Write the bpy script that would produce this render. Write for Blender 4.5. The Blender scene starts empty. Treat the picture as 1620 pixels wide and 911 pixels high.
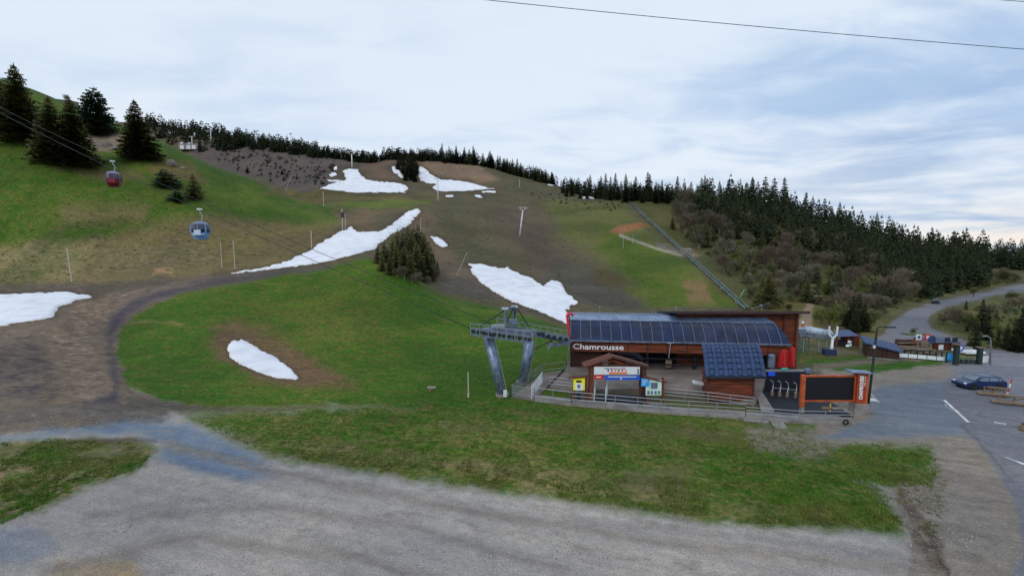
SNOW_POLYS = [
 ([(-260,468),(0,466),(60,463),(112,461),(122,465),(146,467),(148,471),(125,474),(100,484),(88,493),(84,502),(60,506),(30,511),(0,516),(-260,535)], 0),
 ([(359,552),(362,543),(370,538),(384,537),(400,544),(412,553),(440,567),(462,585),(474,598),(468,601),(440,599),(410,590),(380,577),(364,566)], 0),
 ([(338,434),(368,430),(420,423),(455,412),(485,398),(510,382),(530,370),(548,362),(557,357),(565,366),(600,366),(625,350),(640,337),(660,328),(667,328),(664,340),(645,358),(620,372),(592,394),(560,404),(520,414),(460,423),(400,430),(368,433)], 96),
 ([(740,416),(760,417),(790,424),(800,421),(820,432),(842,440),(858,452),(872,442),(890,447),(893,458),(915,478),(913,483),(905,484),(903,492),(896,490),(900,500),(905,505),(902,514),(880,505),(850,492),(810,478),(780,462),(760,448),(748,434)], 78),
 ([(678,372),(690,374),(705,382),(711,390),(700,392),(686,384)], 99),
 ([(505,299),(520,292),(545,284),(545,276),(540,270),(552,266),(566,268),(572,276),(580,284),(600,287),(622,288),(640,292),(646,298),(640,304),(648,305),(560,305)], 150),
 ([(516,284),(535,284),(545,286),(532,288),(518,287)], 150),
 ([(520,276),(530,272),(532,277),(522,280)], 150),
 ([(529,264),(534,262),(534,268),(529,270)], 150),
 ([(616,264),(624,263),(634,272),(640,282),(634,282),(624,274)], 150),
 ([(664,262),(672,266),(685,278),(700,284),(730,286),(750,290),(776,298),(792,298),(760,301),(720,303),(690,302),(684,297),(690,292),(676,290),(665,286),(660,276)], 150),
 ([(704,309),(716,308),(718,311),(706,312)], 150),
 ([(747,308),(760,309),(766,314),(756,313)], 150),
 ([(762,302),(785,302),(786,305),(764,305)], 150),
 ([(826,277),(840,280),(842,284),(830,280)], 150),
 ([(864,290),(876,290),(880,294),(868,294)], 150),
 ([(920,311),(946,310),(948,314),(922,315)], 150)]
import bpy, bmesh, math, random
import numpy as np
from mathutils import Vector, Matrix
from mathutils.geometry import delaunay_2d_cdt
R = math.radians
random.seed(7); rng = np.random.default_rng(7)
scene = bpy.context.scene
COL = scene.collection

# ---------------------------------------------------------------- camera
F = 720.0; CX, CY = 810.0, 455.5; HOR = 395.0; EYE = 13.0
PITCH = math.atan((CY-HOR)/F)
cam_d = bpy.data.cameras.new('camera'); cam = bpy.data.objects.new('camera', cam_d); COL.objects.link(cam)
cam.location = (0, 0, EYE); cam.rotation_euler = (math.pi/2-PITCH, 0, 0)
cam_d.sensor_width = 36; cam_d.lens = 36*F/1620.0; cam_d.clip_end = 30000; cam_d.clip_start = .1
scene.camera = cam

# ---------------------------------------------------------------- sky, sun, exposure
scene.view_settings.view_transform = 'Standard'; scene.view_settings.look = 'None'
scene.view_settings.exposure = 0.0; scene.view_settings.gamma = 1.0
scene.view_settings.use_curve_mapping = False
SUN_EL, SUN_AZ = R(32), R(-150)      # azimuth from +Y, clockwise: behind the camera, to its left
world = bpy.data.worlds.new("World"); scene.world = world; world.use_nodes = True
wn = world.node_tree; wn.nodes.clear()
def W(t, **k):
    n = wn.nodes.new(t)
    for a, b in k.items(): setattr(n, a, b)
    return n
def wl(a, b): wn.links.new(a, b)
def wmath(op, a, b=None, clamp=False):
    n = W('ShaderNodeMath', operation=op, use_clamp=clamp)
    for i, v in enumerate((a, b)):
        if v is None: continue
        if hasattr(v, 'links'): wl(v, n.inputs[i])
        else: n.inputs[i].default_value = v
    return n.outputs[0]
def wmix(f, a, b):
    n = W('ShaderNodeMix', data_type='RGBA')
    if hasattr(f, 'links'): wl(f, n.inputs[0])
    else: n.inputs[0].default_value = f
    for i, v in ((6, a), (7, b)):
        if hasattr(v, 'links'): wl(v, n.inputs[i])
        else: n.inputs[i].default_value = (*v, 1)
    return n.outputs[2]
def lin(c):
    return tuple(((x/255)/12.92 if x/255 <= .04045 else ((x/255+.055)/1.055)**2.4) for x in c)
sky = W('ShaderNodeTexSky', sky_type='NISHITA', sun_disc=False, sun_elevation=SUN_EL, sun_rotation=SUN_AZ, altitude=1650)
tc = W('ShaderNodeTexCoord'); sep = W('ShaderNodeSeparateXYZ'); wl(tc.outputs['Generated'], sep.inputs[0])
X_, Y_, Z_ = sep.outputs
den = wmath('ADD', wmath('MAXIMUM', Z_, 0.0), 0.16)
cmb = W('ShaderNodeCombineXYZ'); wl(wmath('DIVIDE', X_, den), cmb.inputs[0]); wl(wmath('DIVIDE', Y_, den), cmb.inputs[1])
mp = W('ShaderNodeMapping'); wl(cmb.outputs[0], mp.inputs[0]); mp.inputs['Rotation'].default_value = (0, 0, R(28)); mp.inputs['Scale'].default_value = (.8, 1.35, 1); mp.inputs['Location'].default_value = (3.1, 1.7, 0)
def noise(vec, sc, det=5, rough=.55, dist=0.0):
    n = W('ShaderNodeTexNoise'); wl(vec, n.inputs['Vector'])
    n.inputs['Scale'].default_value = sc; n.inputs['Detail'].default_value = det
    n.inputs['Roughness'].default_value = rough; n.inputs['Distortion'].default_value = dist
    return n.outputs['Fac']
def wrng(v, a, b, c=0, d=1):
    n = W('ShaderNodeMapRange', interpolation_type='SMOOTHSTEP'); wl(v, n.inputs[0])
    for i, q in enumerate((a, b, c, d)): n.inputs[i+1].default_value = q
    return n.outputs[0]
n_big = noise(mp.outputs[0], .8, 3, .5, .4); n_med = noise(mp.outputs[0], 2.6, 6, .55, .5)
cl = wmath('ADD', wmath('MULTIPLY', n_big, .55), wmath('MULTIPLY', n_med, .45))
bright = wrng(cl, .34, .58)
# the overcast thins out towards the right (east) and near the horizon there
east = wrng(X_, -.1, .75)
low = wrng(Z_, .30, .02)
c_white = wmix(low, lin((230, 242, 255)), lin((238, 243, 250)))
c_grey = wmix(wmath('MULTIPLY', east, 1.0), lin((210, 227, 248)), lin((176, 203, 236)))
clouds = wmix(bright, c_grey, c_white)
# blue streaks low in the east, and the warm break in the cloud under them
mp2 = W('ShaderNodeMapping'); wl(tc.outputs['Generated'], mp2.inputs[0]); mp2.inputs['Scale'].default_value = (2.0, 2.0, 17.0); mp2.inputs['Rotation'].default_value = (0, R(-3), 0)
n_st = noise(mp2.outputs[0], 1.5, 6, .55, .35)
streak = wmath('MULTIPLY', wmath('MULTIPLY', wrng(n_st, .42, .66), wrng(X_, .35, .68)), wrng(Z_, .32, .12))
clouds = wmix(wmath('MULTIPLY', streak, .6), clouds, lin((142, 172, 212)))
warm = wmath('MULTIPLY', wmath('MULTIPLY', wrng(X_, .58, .80), wrng(Z_, .10, .015)), wrng(n_st, .60, .46))
clouds = wmix(warm, clouds, lin((252, 238, 226)))
sc10 = W('ShaderNodeVectorMath', operation='SCALE'); wl(clouds, sc10.inputs[0]); sc10.inputs['Scale'].default_value = 10.0
both = wmix(.93, sky.outputs[0], sc10.outputs[0])
bg = W('ShaderNodeBackground'); wl(both, bg.inputs[0]); bg.inputs[1].default_value = .1
wo = W('ShaderNodeOutputWorld'); wl(bg.outputs[0], wo.inputs[0])
sun_d = bpy.data.lights.new('sun', 'SUN'); sun_d.energy = 1.1; sun_d.angle = R(22); sun_d.color = (1, .97, .93)
sun = bpy.data.objects.new('sun', sun_d); COL.objects.link(sun)
sun.rotation_euler = Vector((math.sin(SUN_AZ)*math.cos(SUN_EL), math.cos(SUN_AZ)*math.cos(SUN_EL), math.sin(SUN_EL))).to_track_quat('Z', 'Y').to_euler()

# ---------------------------------------------------------------- helpers
def tag(o, label=None, cat=None, group=None, kind=None):
    if label: o['label'] = label
    if cat: o['category'] = cat
    if group: o['group'] = group
    if kind: o['kind'] = kind
    return o
def empty(name, loc, label=None, cat=None, group=None, rz=0.0):
    o = bpy.data.objects.new(name, None); COL.objects.link(o); o.location = loc; o.rotation_euler = (0, 0, rz)
    o.empty_display_size = .3
    return tag(o, label, cat, group)
def add(name, mesh, parent=None, loc=(0, 0, 0), rot=(0, 0, 0), scale=None):
    o = bpy.data.objects.new(name, mesh); COL.objects.link(o); o.parent = parent
    o.location = loc; o.rotation_euler = rot
    if scale is not None: o.scale = scale if hasattr(scale, '__len__') else (scale,)*3
    return o
def kids(o): return [c for c in bpy.data.objects if c.parent == o]
class MB:
    def __init__(s): s.v = []; s.f = []; s.m = []; s.cur = 0
    def poly(s, pts, faces):
        b = len(s.v); s.v += [tuple(p) for p in pts]
        s.f += [tuple(b+i for i in f) for f in faces]; s.m += [s.cur]*len(faces); return s
    def box(s, c, d, rz=0.0, rx=0.0, ry=0.0):
        M = Matrix.Rotation(rz, 3, 'Z') @ Matrix.Rotation(ry, 3, 'Y') @ Matrix.Rotation(rx, 3, 'X')
        c = Vector(c); P = []
        for z in (-.5, .5):
            for x, y in ((-.5, -.5), (.5, -.5), (.5, .5), (-.5, .5)):
                P.append(c + M @ Vector((x*d[0], y*d[1], z*d[2])))
        return s.poly(P, [(3, 2, 1, 0), (4, 5, 6, 7), (0, 1, 5, 4), (1, 2, 6, 5), (2, 3, 7, 6), (3, 0, 4, 7)])
    def beam(s, a, b, w, h=None, up=(0, 0, 1)):
        h = h or w; a = Vector(a); b = Vector(b); d = (b-a).normalized(); u = Vector(up)
        x = d.cross(u)
        if x.length < 1e-4: x = d.cross(Vector((0, 1, 0)))
        x.normalize(); y = x.cross(d).normalized(); P = []
        for q in (a, b):
            for i, j in ((-1, -1), (1, -1), (1, 1), (-1, 1)): P.append(q + x*i*w/2 + y*j*h/2)
        return s.poly(P, [(3, 2, 1, 0), (4, 5, 6, 7), (0, 1, 5, 4), (1, 2, 6, 5), (2, 3, 7, 6), (3, 0, 4, 7)])
    def tube(s, pts, r, n=8, cap=True):
        pts = [Vector(p) for p in pts]; rr = r if hasattr(r, '__len__') else [r]*len(pts)
        b = len(s.v); prev = None
        for i, p in enumerate(pts):
            t = (pts[min(i+1, len(pts)-1)]-pts[max(i-1, 0)]).normalized()
            if prev is None:
                x = t.cross(Vector((0, 0, 1)))
                if x.length < 1e-3: x = t.cross(Vector((0, 1, 0)))
            else: x = prev - t*prev.dot(t)
            x.normalize(); prev = x; y = t.cross(x)
            for k in range(n):
                a = 2*math.pi*k/n; s.v.append(tuple(p + (x*math.cos(a)+y*math.sin(a))*rr[i]))
        F_ = []
        for i in range(len(pts)-1):
            for k in range(n):
                k2 = (k+1) % n; F_.append((b+i*n+k, b+(i+1)*n+k, b+(i+1)*n+k2, b+i*n+k2))
        if cap: F_ += [tuple(b+k for k in range(n)), tuple(b+(len(pts)-1)*n+k for k in reversed(range(n)))]
        s.f += F_; s.m += [s.cur]*len(F_); return s
    def prism(s, poly, z0, z1):
        n = len(poly); P = [(x, y, z0) for x, y in poly]+[(x, y, z1) for x, y in poly]
        return s.poly(P, [tuple(reversed(range(n))), tuple(range(n, 2*n))]+[(i, (i+1) % n, (i+1) % n+n, i+n) for i in range(n)])
    def extr(s, prof, a, b):
        """prof: list of (y,z); extruded along x from a to b"""
        n = len(prof); P = [(a, y, z) for y, z in prof]+[(b, y, z) for y, z in prof]
        return s.poly(P, [tuple(range(n)), tuple(reversed(range(n, 2*n)))]+[((i+1) % n, i, i+n, (i+1) % n+n) for i in range(n)])
    def mesh(s, name, mats, smooth=False):
        me = bpy.data.meshes.new(name); me.from_pydata(s.v, [], s.f)
        for m in (mats if isinstance(mats, (list, tuple)) else [mats]): me.materials.append(m)
        if any(s.m): me.polygons.foreach_set('material_index', s.m)
        if smooth: me.polygons.foreach_set('use_smooth', [True]*len(s.f))
        me.update(); return me
    def loc(s, name, mats, parent, smooth=False, bevel=0.0):
        """vertices already given in the parent's own frame"""
        me = s.mesh(name, mats, smooth); bm = bmesh.new(); bm.from_mesh(me); bmesh.ops.recalc_face_normals(bm, faces=bm.faces)
        if bevel: bmesh.ops.bevel(bm, geom=[e for e in bm.edges], offset=bevel, segments=1, affect='EDGES', clamp_overlap=True)
        bm.to_mesh(me); bm.free(); return add(name, me, parent)
    def build(s, name, mats, parent=None, smooth=False, bevel=0.0):
        if parent is not None:
            L = parent.matrix_basis.translation.copy()
            if parent.parent is not None: L = L + parent.parent.matrix_basis.translation
            s.v = [(v[0]-L.x, v[1]-L.y, v[2]-L.z) for v in s.v]
        me = s.mesh(name, mats, smooth)
        bm = bmesh.new(); bm.from_mesh(me); bmesh.ops.recalc_face_normals(bm, faces=bm.faces)
        if bevel:
            bmesh.ops.bevel(bm, geom=[e for e in bm.edges], offset=bevel, segments=1, affect='EDGES', clamp_overlap=True)
        bm.to_mesh(me); bm.free()
        return add(name, me, parent)
def copy_tree(o, parent=None):
    c = o.copy(); COL.objects.link(c); c.parent = parent
    for ch in kids(o): copy_tree(ch, c)
    return c

# ---------------------------------------------------------------- materials
def new_mat(name):
    m = bpy.data.materials.new(name); m.use_nodes = True
    return m, m.node_tree.nodes, m.node_tree.links, m.node_tree.nodes['Principled BSDF']
def mat(name, col, rough=.7, metal=0.0, var=.25, scale=6.0, spec=.4, bump=0.0, stretch=(1, 1, 1), alt=None, coord='Object', randv=0.0, detail=5, altr=(.42, .62)):
    """col/alt are sRGB 0-255; a noise-driven variation in tone plus an optional second colour"""
    m, N, L, P = new_mat(name)
    tc = N.new('ShaderNodeTexCoord'); mp = N.new('ShaderNodeMapping'); L.new(tc.outputs[coord], mp.inputs[0]); mp.inputs['Scale'].default_value = stretch
    nz = N.new('ShaderNodeTexNoise'); L.new(mp.outputs[0], nz.inputs['Vector']); nz.inputs['Scale'].default_value = scale; nz.inputs['Detail'].default_value = detail
    mr = N.new('ShaderNodeMapRange'); L.new(nz.outputs['Fac'], mr.inputs[0]); mr.inputs[1].default_value = .3; mr.inputs[2].default_value = .7
    mr.inputs[3].default_value = 1-var; mr.inputs[4].default_value = 1+var
    mx = N.new('ShaderNodeMix'); mx.data_type = 'RGBA'; mx.inputs[6].default_value = (*lin(col), 1); mx.inputs[7].default_value = (*lin(alt or col), 1)
    nz2 = N.new('ShaderNodeTexNoise'); L.new(mp.outputs[0], nz2.inputs['Vector']); nz2.inputs['Scale'].default_value = scale*.37; nz2.inputs['Detail'].default_value = 4
    m2 = N.new('ShaderNodeMapRange'); L.new(nz2.outputs['Fac'], m2.inputs[0]); m2.inputs[1].default_value = altr[0]; m2.inputs[2].default_value = altr[1]
    L.new(m2.outputs[0], mx.inputs[0])
    sc = N.new('ShaderNodeVectorMath'); sc.operation = 'SCALE'; L.new(mx.outputs[2], sc.inputs[0])
    if randv:
        oi = N.new('ShaderNodeObjectInfo'); r = N.new('ShaderNodeMapRange'); L.new(oi.outputs['Random'], r.inputs[0]); r.inputs[3].default_value = 1-randv; r.inputs[4].default_value = 1+randv
        mu = N.new('ShaderNodeMath'); mu.operation = 'MULTIPLY'; L.new(mr.outputs[0], mu.inputs[0]); L.new(r.outputs[0], mu.inputs[1]); L.new(mu.outputs[0], sc.inputs['Scale'])
    else: L.new(mr.outputs[0], sc.inputs['Scale'])
    L.new(sc.outputs[0], P.inputs['Base Color'])
    P.inputs['Roughness'].default_value = rough; P.inputs['Metallic'].default_value = metal; P.inputs['Specular IOR Level'].default_value = spec
    if bump:
        b = N.new('ShaderNodeBump'); L.new(nz.outputs['Fac'], b.inputs['Height']); b.inputs['Strength'].default_value = bump; b.inputs['Distance'].default_value = .05
        L.new(b.outputs[0], P.inputs['Normal'])
    return m
# ---------------------------------------------------------------- terrain: one height field z(x, y)
TP = math.tan(PITCH); CP, SP = math.cos(PITCH), math.sin(PITCH)
def ray(px, py):
    """world direction of a sight line, scaled so that its y component is 1"""
    x = (px-CX)/F; y = -(py-CY)/F
    dy = CP + y*SP; dz = -SP + y*CP
    return x/dy, dz/dy
def P(px, py, Y):
    a, s = ray(px, py); return Vector((a*Y, Y, EYE+s*Y))
def proj(x, y, z):
    zc = z-EYE; d = y*CP - zc*SP; u = y*SP + zc*CP
    return CX + F*x/d, CY - F*u/d
FLAT = []
for px in (-330, 0, 400, 810, 1200, 1600, 1950):
    for Y in (6, 12, 20, 30, 37): FLAT.append((px, Y, 0.0))
for px in (860, 950, 1050, 1150, 1250, 1350, 1450):
    for Y in (42, 48, 54, 59): FLAT.append((px, Y, 0.0))
for px in (1550, 1620, 1800):
    for Y in (44, 52, 60, 75): FLAT.append((px, Y, 0.0))
CP_ = [  # px, py, depth
 (0,600,44),(100,560,56),(190,530,66),(0,515,67),(80,505,69),(0,465,88),(145,467,88),(250,462,87),(300,450,91),(360,435,96),(450,424,98),(520,418,99),(580,412,97),
 (300,600,45.8),(300,540,59),(300,490,75),(450,600,45.6),(450,540,60),(450,480,78),(580,600,45.6),(580,540,60),(580,480,76),(580,430,90),(700,600,45.6),(700,540,62),(700,500,74),
 (640,432,92),(700,472,86),(790,490,80),(890,519,71),(800,540,61),(840,575,52),
 (730,440,112),(700,410,134),(740,415,132),(790,450,108),(850,490,91),(900,510,85),(880,450,114),(915,480,98),
 (665,332,172),(560,385,122),(480,405,110),(620,355,148),(660,370,152),(700,385,147),(690,440,110),(650,412,116),
 (760,380,168),(820,375,172),(760,330,215),(700,322,230),(650,312,240),(600,309,246),(520,322,216),(560,345,178),(600,345,168),(610,330,196),
 (570,300,262),(600,280,290),(557,265,312),(540,251,340),(620,251,340),(500,300,255),(400,250,335),(330,240,350),(440,245,340),
 (400,222,480),(250,198,620),(340,210,560),(500,240,450),(620,248,430),(100,200,640),
 (680,252,350),(760,262,340),(850,285,322),(880,295,300),(740,290,300),(690,290,296),(780,300,284),(700,312,252),(840,310,268),
 (900,304,290),(940,312,272),(1000,316,234),(1050,314,262),(1120,326,250),(1200,332,250),(1300,360,240),(1400,388,240),(1500,402,262),(1600,409,420),(1620,411,420),(1700,415,420),
 (870,340,222),(870,400,165),(900,450,127),(950,350,200),(950,420,142),(950,480,102),(1000,380,172),(1070,405,156),(1000,440,128),(1100,480,102),(1180,488,98),(1100,430,132),(1200,440,132),(1200,400,168),(1150,360,205),
 (1300,445,138),(1300,405,182),(1280,492,93),(1320,505,84),(1370,520,74),(1400,500,88),(1400,440,152),(1500,440,190),(1500,470,130),(1600,457,165),(1600,440,200),(1700,440,200),(1560,500,85),(1620,500,85),(1480,478,113),(1440,500,88),(1440,455,150),
 (0,440,99),(110,445,95),(200,436,100),(300,426,106),(0,380,112),(0,300,126),(0,225,143),(0,125,190),(60,145,187),(60,225,143),(110,260,139),(125,175,186),(155,215,170),(200,202,182),(215,250,152),(300,245,182),(300,310,141),(200,340,126),(300,370,122),
 (400,285,187),(400,330,152),(400,390,119),(480,315,187),(480,350,152),(470,385,126),(530,345,170),(540,375,132),(-150,100,190),(-150,300,125),(-150,450,92),(-150,560,56)]
HID = [(0,270,84),(200,260,58),(300,250,46),(400,240,36),(480,225,31),(300,310,60),(0,400,150),
 (660,98,6.0),(700,97,4.0),(790,90,.5),(760,430,62),(620,430,70),(860,420,45),(500,560,92),(340,700,128),(200,750,150),(0,800,150),
 (1000,380,26),(1200,340,22),(1400,340,8),(1500,360,2),(1600,600,-5),(1800,600,-5),
 (560,520,78),(620,560,62),(660,450,66),(720,520,45),(820,480,35),(640,750,50),(500,750,80),(0,1200,60),(400,1200,40),(810,1200,0),(1200,1200,-20),(1600,1200,-30),(2000,1200,-30),(-300,1200,60),(1900,300,5),(1900,150,0)]
def aY(px, py=460): return ray(px, py)[0]
pts = []; val = []
for px, Y, z in FLAT: pts.append((aY(px), math.log(Y))); val.append(z/Y)
for px, py, Y in CP_:
    a, s = ray(px, py); pts.append((a, math.log(Y))); val.append((EYE+s*Y)/Y)
for px, Y, z in HID: pts.append((aY(px, 380), math.log(Y))); val.append(z/Y)
pts = np.array(pts); val = np.array(val); LS = .62     # relative weight of the log-depth axis
pts[:, 1] *= LS
def tps(d2): return .5*d2*np.log(d2+1e-12)
n = len(pts); d2 = ((pts[:, None]-pts[None])**2).sum(-1)
K = tps(d2)+np.eye(n)*2e-5; Q = np.hstack([np.ones((n, 1)), pts]); A_ = np.zeros((n+3, n+3)); A_[:n, :n] = K; A_[:n, n:] = Q; A_[n:, :n] = Q.T
sol = np.linalg.solve(A_, np.concatenate([val, np.zeros(3)])); wts, aff = sol[:n], sol[n:]

def hash2(ix, iy, seed):
    h = (ix.astype(np.int64)*374761393 + iy.astype(np.int64)*668265263 + seed*974634777) & 0xffffffff
    h = ((h ^ (h >> 13))*1274126177) & 0xffffffff
    return ((h ^ (h >> 16)) & 0xffff)/65535.0
def vnoise(x, y, seed=0):
    ix = np.floor(x); iy = np.floor(y); fx = x-ix; fy = y-iy; fx = fx*fx*(3-2*fx); fy = fy*fy*(3-2*fy)
    a = hash2(ix, iy, seed); b = hash2(ix+1, iy, seed); c = hash2(ix, iy+1, seed); d = hash2(ix+1, iy+1, seed)
    return (a*(1-fx)+b*fx)*(1-fy)+(c*(1-fx)+d*fx)*fy
def fbm(x, y, octv=4, seed=0):
    s = 0; t = 0; w = 1
    for k in range(octv): s = s+w*vnoise(x*2**k, y*2**k, seed+k*17); t += w; w *= .55
    return s/t*2-1
NA, NR = 1000, 760
A0, A1, Y0, Y1 = -1.34, 1.34, 5.0, 1300.0
ga = np.linspace(A0, A1, NA); gl = np.linspace(math.log(Y0), math.log(Y1), NR)
GA, GL = np.meshgrid(ga, gl)          # rows: depth
GY = np.exp(GL); GX = GA*GY
fa = GA.ravel(); fl = GL.ravel()*LS; v = np.zeros(fa.size)
for i in range(n): v += wts[i]*tps((fa-pts[i, 0])**2+(fl-pts[i, 1])**2)
v += aff[0]+aff[1]*fa+aff[2]*fl
ZS = v.reshape(GA.shape)*GY
def sm(x, a, b):
    t = np.clip((x-a)/(b-a), 0, 1); return t*t*(3-2*t)
# keep the car park, the station pad and the near ground truly level
flatm = (1-sm(GY, 40, 60))
ZS = ZS*(1-flatm)
rough_a = .02+.10*sm(GY, 45, 80)+.9*sm(GY, 90, 300)+1.2*sm(GY, 300, 600)
right_flat = 1-.9*sm(GA, .45, .75)*(1-sm(GY, 110, 180))
ZS += rough_a*right_flat*(fbm(GX/14, GY/14, 5, 3)*.8 + fbm(GX/2.2, GY/2.2, 3, 9)*.12)
# beyond the ridges the land never climbs back into view
cap_py = np.interp(GA*F+CX, [150, 240, 300, 340, 400, 440, 500, 560, 620, 660, 760, 850, 880, 900, 940, 1000, 1120, 1200, 1300, 1400, 1500, 1600], [192, 194, 203, 211, 221, 230, 239, 247, 250, 252, 262, 284, 294, 303, 311, 315, 325, 331, 359, 387, 402, 408])
cap_s = (-SP-(cap_py-CY)/F*CP)/(CP-(cap_py-CY)/F*SP)
zc = EYE+cap_s*GY
far_on = sm(GY, 352, 372)*np.where(GA*F+CX > 145, 1, 0)
ZS = np.where((far_on > 0) & (ZS > zc), zc*far_on+ZS*(1-far_on), ZS)
GZ = ZS
def hz(x, y):
    x = np.asarray(x, float); y = np.asarray(y, float)
    i = (np.log(y)-gl[0])/(gl[1]-gl[0]); j = (x/y-A0)/(ga[1]-ga[0])
    i = np.clip(i, 0, NR-1.001); j = np.clip(j, 0, NA-1.001); i0 = i.astype(int); j0 = j.astype(int); u = i-i0; w = j-j0
    return (GZ[i0, j0]*(1-w)+GZ[i0, j0+1]*w)*(1-u)+(GZ[i0+1, j0]*(1-w)+GZ[i0+1, j0+1]*w)*u
YS = np.exp(np.linspace(math.log(Y0), math.log(Y1), 2400))
def hit(px, py, ymin=0.0):
    """first point of the ground met by a sight line (None over the skyline)"""
    a, s = ray(px, py); h = hz(a*YS, YS); zz = EYE+s*YS
    k = np.nonzero((h >= zz) & (YS > ymin))[0]
    if len(k) == 0: return None
    k = k[0]
    if k == 0: Y = YS[0]
    else:
        d0 = zz[k-1]-h[k-1]; d1 = zz[k]-h[k]; Y = YS[k-1]+(YS[k]-YS[k-1])*(d0/(d0-d1) if d0 > 0 else 1)
    return Vector((a*Y, Y, float(hz(a*Y, Y))))
def gz(x, y): return float(hz(x, y))

# ---------------------------------------------------------------- ground cover
PX, PY = proj(GX, GY, GZ)
def seg_sd(poly, X, Y):
    """signed distance to a polygon, positive inside"""
    d = np.full(X.shape, 1e18); ins = np.zeros(X.shape, bool); m = len(poly)
    for i in range(m):
        x0, y0 = poly[i]; x1, y1 = poly[(i+1) % m]; ex, ey = x1-x0, y1-y0
        t = np.clip(((X-x0)*ex+(Y-y0)*ey)/(ex*ex+ey*ey+1e-9), 0, 1)
        d = np.minimum(d, (X-x0-t*ex)**2+(Y-y0-t*ey)**2)
        if y0 != y1:
            c = ((y0 > Y) != (y1 > Y)) & (X < (x1-x0)*(Y-y0)/(y1-y0)+x0); ins ^= c
    return np.where(ins, 1, -1)*np.sqrt(d)
WX = fbm(GA*22, GL*22, 4, 21); WY = fbm(GA*22+50, GL*22, 4, 33)
COVER = np.zeros(GA.shape+(3,)); ALT = np.zeros(GA.shape+(3,)); KIND = np.zeros(GA.shape+(3,))   # KIND: r patchiness, g grass-like, b gravel-like
def setall(col, alt, k):
    COVER[:] = lin(col); ALT[:] = lin(alt); KIND[:] = k
def sdf(poly, warp=4, yr=(0, 1e9), pad=40):
    xs = [p[0] for p in poly]; ys = [p[1] for p in poly]
    m = (PX > min(xs)-pad) & (PX < max(xs)+pad) & (PY > min(ys)-pad) & (PY < max(ys)+pad) & (GY > yr[0]) & (GY < yr[1])
    idx = np.nonzero(m)
    return idx, seg_sd(poly, PX[idx]+WX[idx]*warp*2, PY[idx]+WY[idx]*warp)
def paint(poly, col, alt=None, k=(.5, 1, 0), f=5, warp=8, yr=(0, 1e9), op=1.0):
    idx, s = sdf(poly, warp, yr); w = (np.clip(s/f*.5+.5, 0, 1)*op)[:, None]; w = w*w*(3-2*w)
    COVER[idx] = COVER[idx]*(1-w)+np.array(lin(col))*w
    ALT[idx] = ALT[idx]*(1-w)+np.array(lin(alt or col))*w
    KIND[idx] = KIND[idx]*(1-w)+np.array(k)*w
def stroke(line, width, col, alt=None, k=(.5, 0, 0), f=4, warp=4, yr=(0, 1e9), op=1.0):
    L_ = []; R_ = []
    for i, p in enumerate(line):
        w = width[i] if hasattr(width, '__len__') else width
        L_.append((p[0], p[1]-w/2)); R_.append((p[0], p[1]+w/2))
    paint(L_+R_[::-1], col, alt, k, f, warp, yr, op)
# generic slope: olive-brown turf and scree
setall((98, 92, 70), (80, 74, 62), (.55, .5, .3))
# --- near ground
paint([(-900,480),(190,520),(300,640),(700,640),(900,640),(1300,660),(2500,560),(2500,3000),(-900,3000)], (156,150,147), (138,133,131), (.35,0,1), f=3, yr=(0,62))
# left mud flat between hill and track
paint([(-900,460),(120,448),(350,430),(470,422),(300,455),(205,500),(190,560),(215,620),(300,645),(250,668),(0,690),(-900,700)], (88,80,76), (118,104,90), (.6,.15,.5), f=6)
paint([(120,470),(330,440),(250,470),(180,510),(150,545),(190,630),(110,640),(85,560),(60,530),(110,500)], (138,122,106), (96,82,74), (.58,.05,.5), f=12)
paint([(0,520),(60,525),(70,600),(60,640),(-300,640),(-300,520)], (78,73,76), (112,100,90), (.6,.05,.4), f=12)
paint([(130,448),(350,425),(500,414),(300,442),(180,465),(145,480)], (90,80,76), (104,96,74), (.5,.2,.3), f=6)
stroke([(130,640),(150,640),(190,625),(175,560),(172,520),(200,488),(250,466),(330,450),(420,436),(520,424)], [10,20,30,50,40,24,14,10,8,6], (72,66,74), (84,78,84), (.4,0,.6), f=8)
stroke([(-200,680),(0,660),(120,650),(250,655)], [30,30,24,10], (120,112,104), (92,86,82), (.7,.1,1), f=8)
stroke([(200,640),(300,646),(420,648),(520,640)], [16,14,12,6], (104,96,82), (84,80,76), (.7,.1,1), f=6)
stroke([(-100,560),(60,560),(90,610),(60,650)], [60,40,30,10], (64,58,62), (96,86,80), (.6,0,.5), f=16, op=.8)
# foreground grass wedge, lower left
paint([(-300,700),(0,697),(80,692),(230,700),(255,712),(215,745),(120,778),(60,805),(0,832),(-300,900)], (58,90,22), (122,108,84), (.60,1,0), f=10, warp=9)
paint([(-40,712),(120,700),(235,705),(200,728),(70,735),(-40,745)], (118,106,88), (74,88,42), (.65,.7,.2), f=12)
stroke([(70,700),(250,696)], 6, (84,70,60), (94,82,70), (.4,0,.5), f=4)
# blue-grey gravel on the track
paint([(-300,690),(0,687),(140,672),(240,666),(300,672),(350,690),(420,726),(450,752),(380,758),(300,742),(255,725),(262,700),(220,688),(100,686),(0,698),(-300,705)], (106,123,144), (128,132,140), (.4,0,1), f=10)
paint([(-200,830),(60,835),(90,870),(40,890),(-200,895)], (124,130,142), (138,136,138), (.4,0,1), f=14)
paint([(90,890),(200,880),(225,905),(180,960),(40,960)], (150,130,104), (138,130,120), (.5,0,1), f=14)
paint([(430,740),(700,775),(1000,830),(1200,850),(1400,855),(1400,875),(1000,860),(640,800)], (156,153,154), (138,134,134), (.4,0,1), f=20, op=.7)
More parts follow.
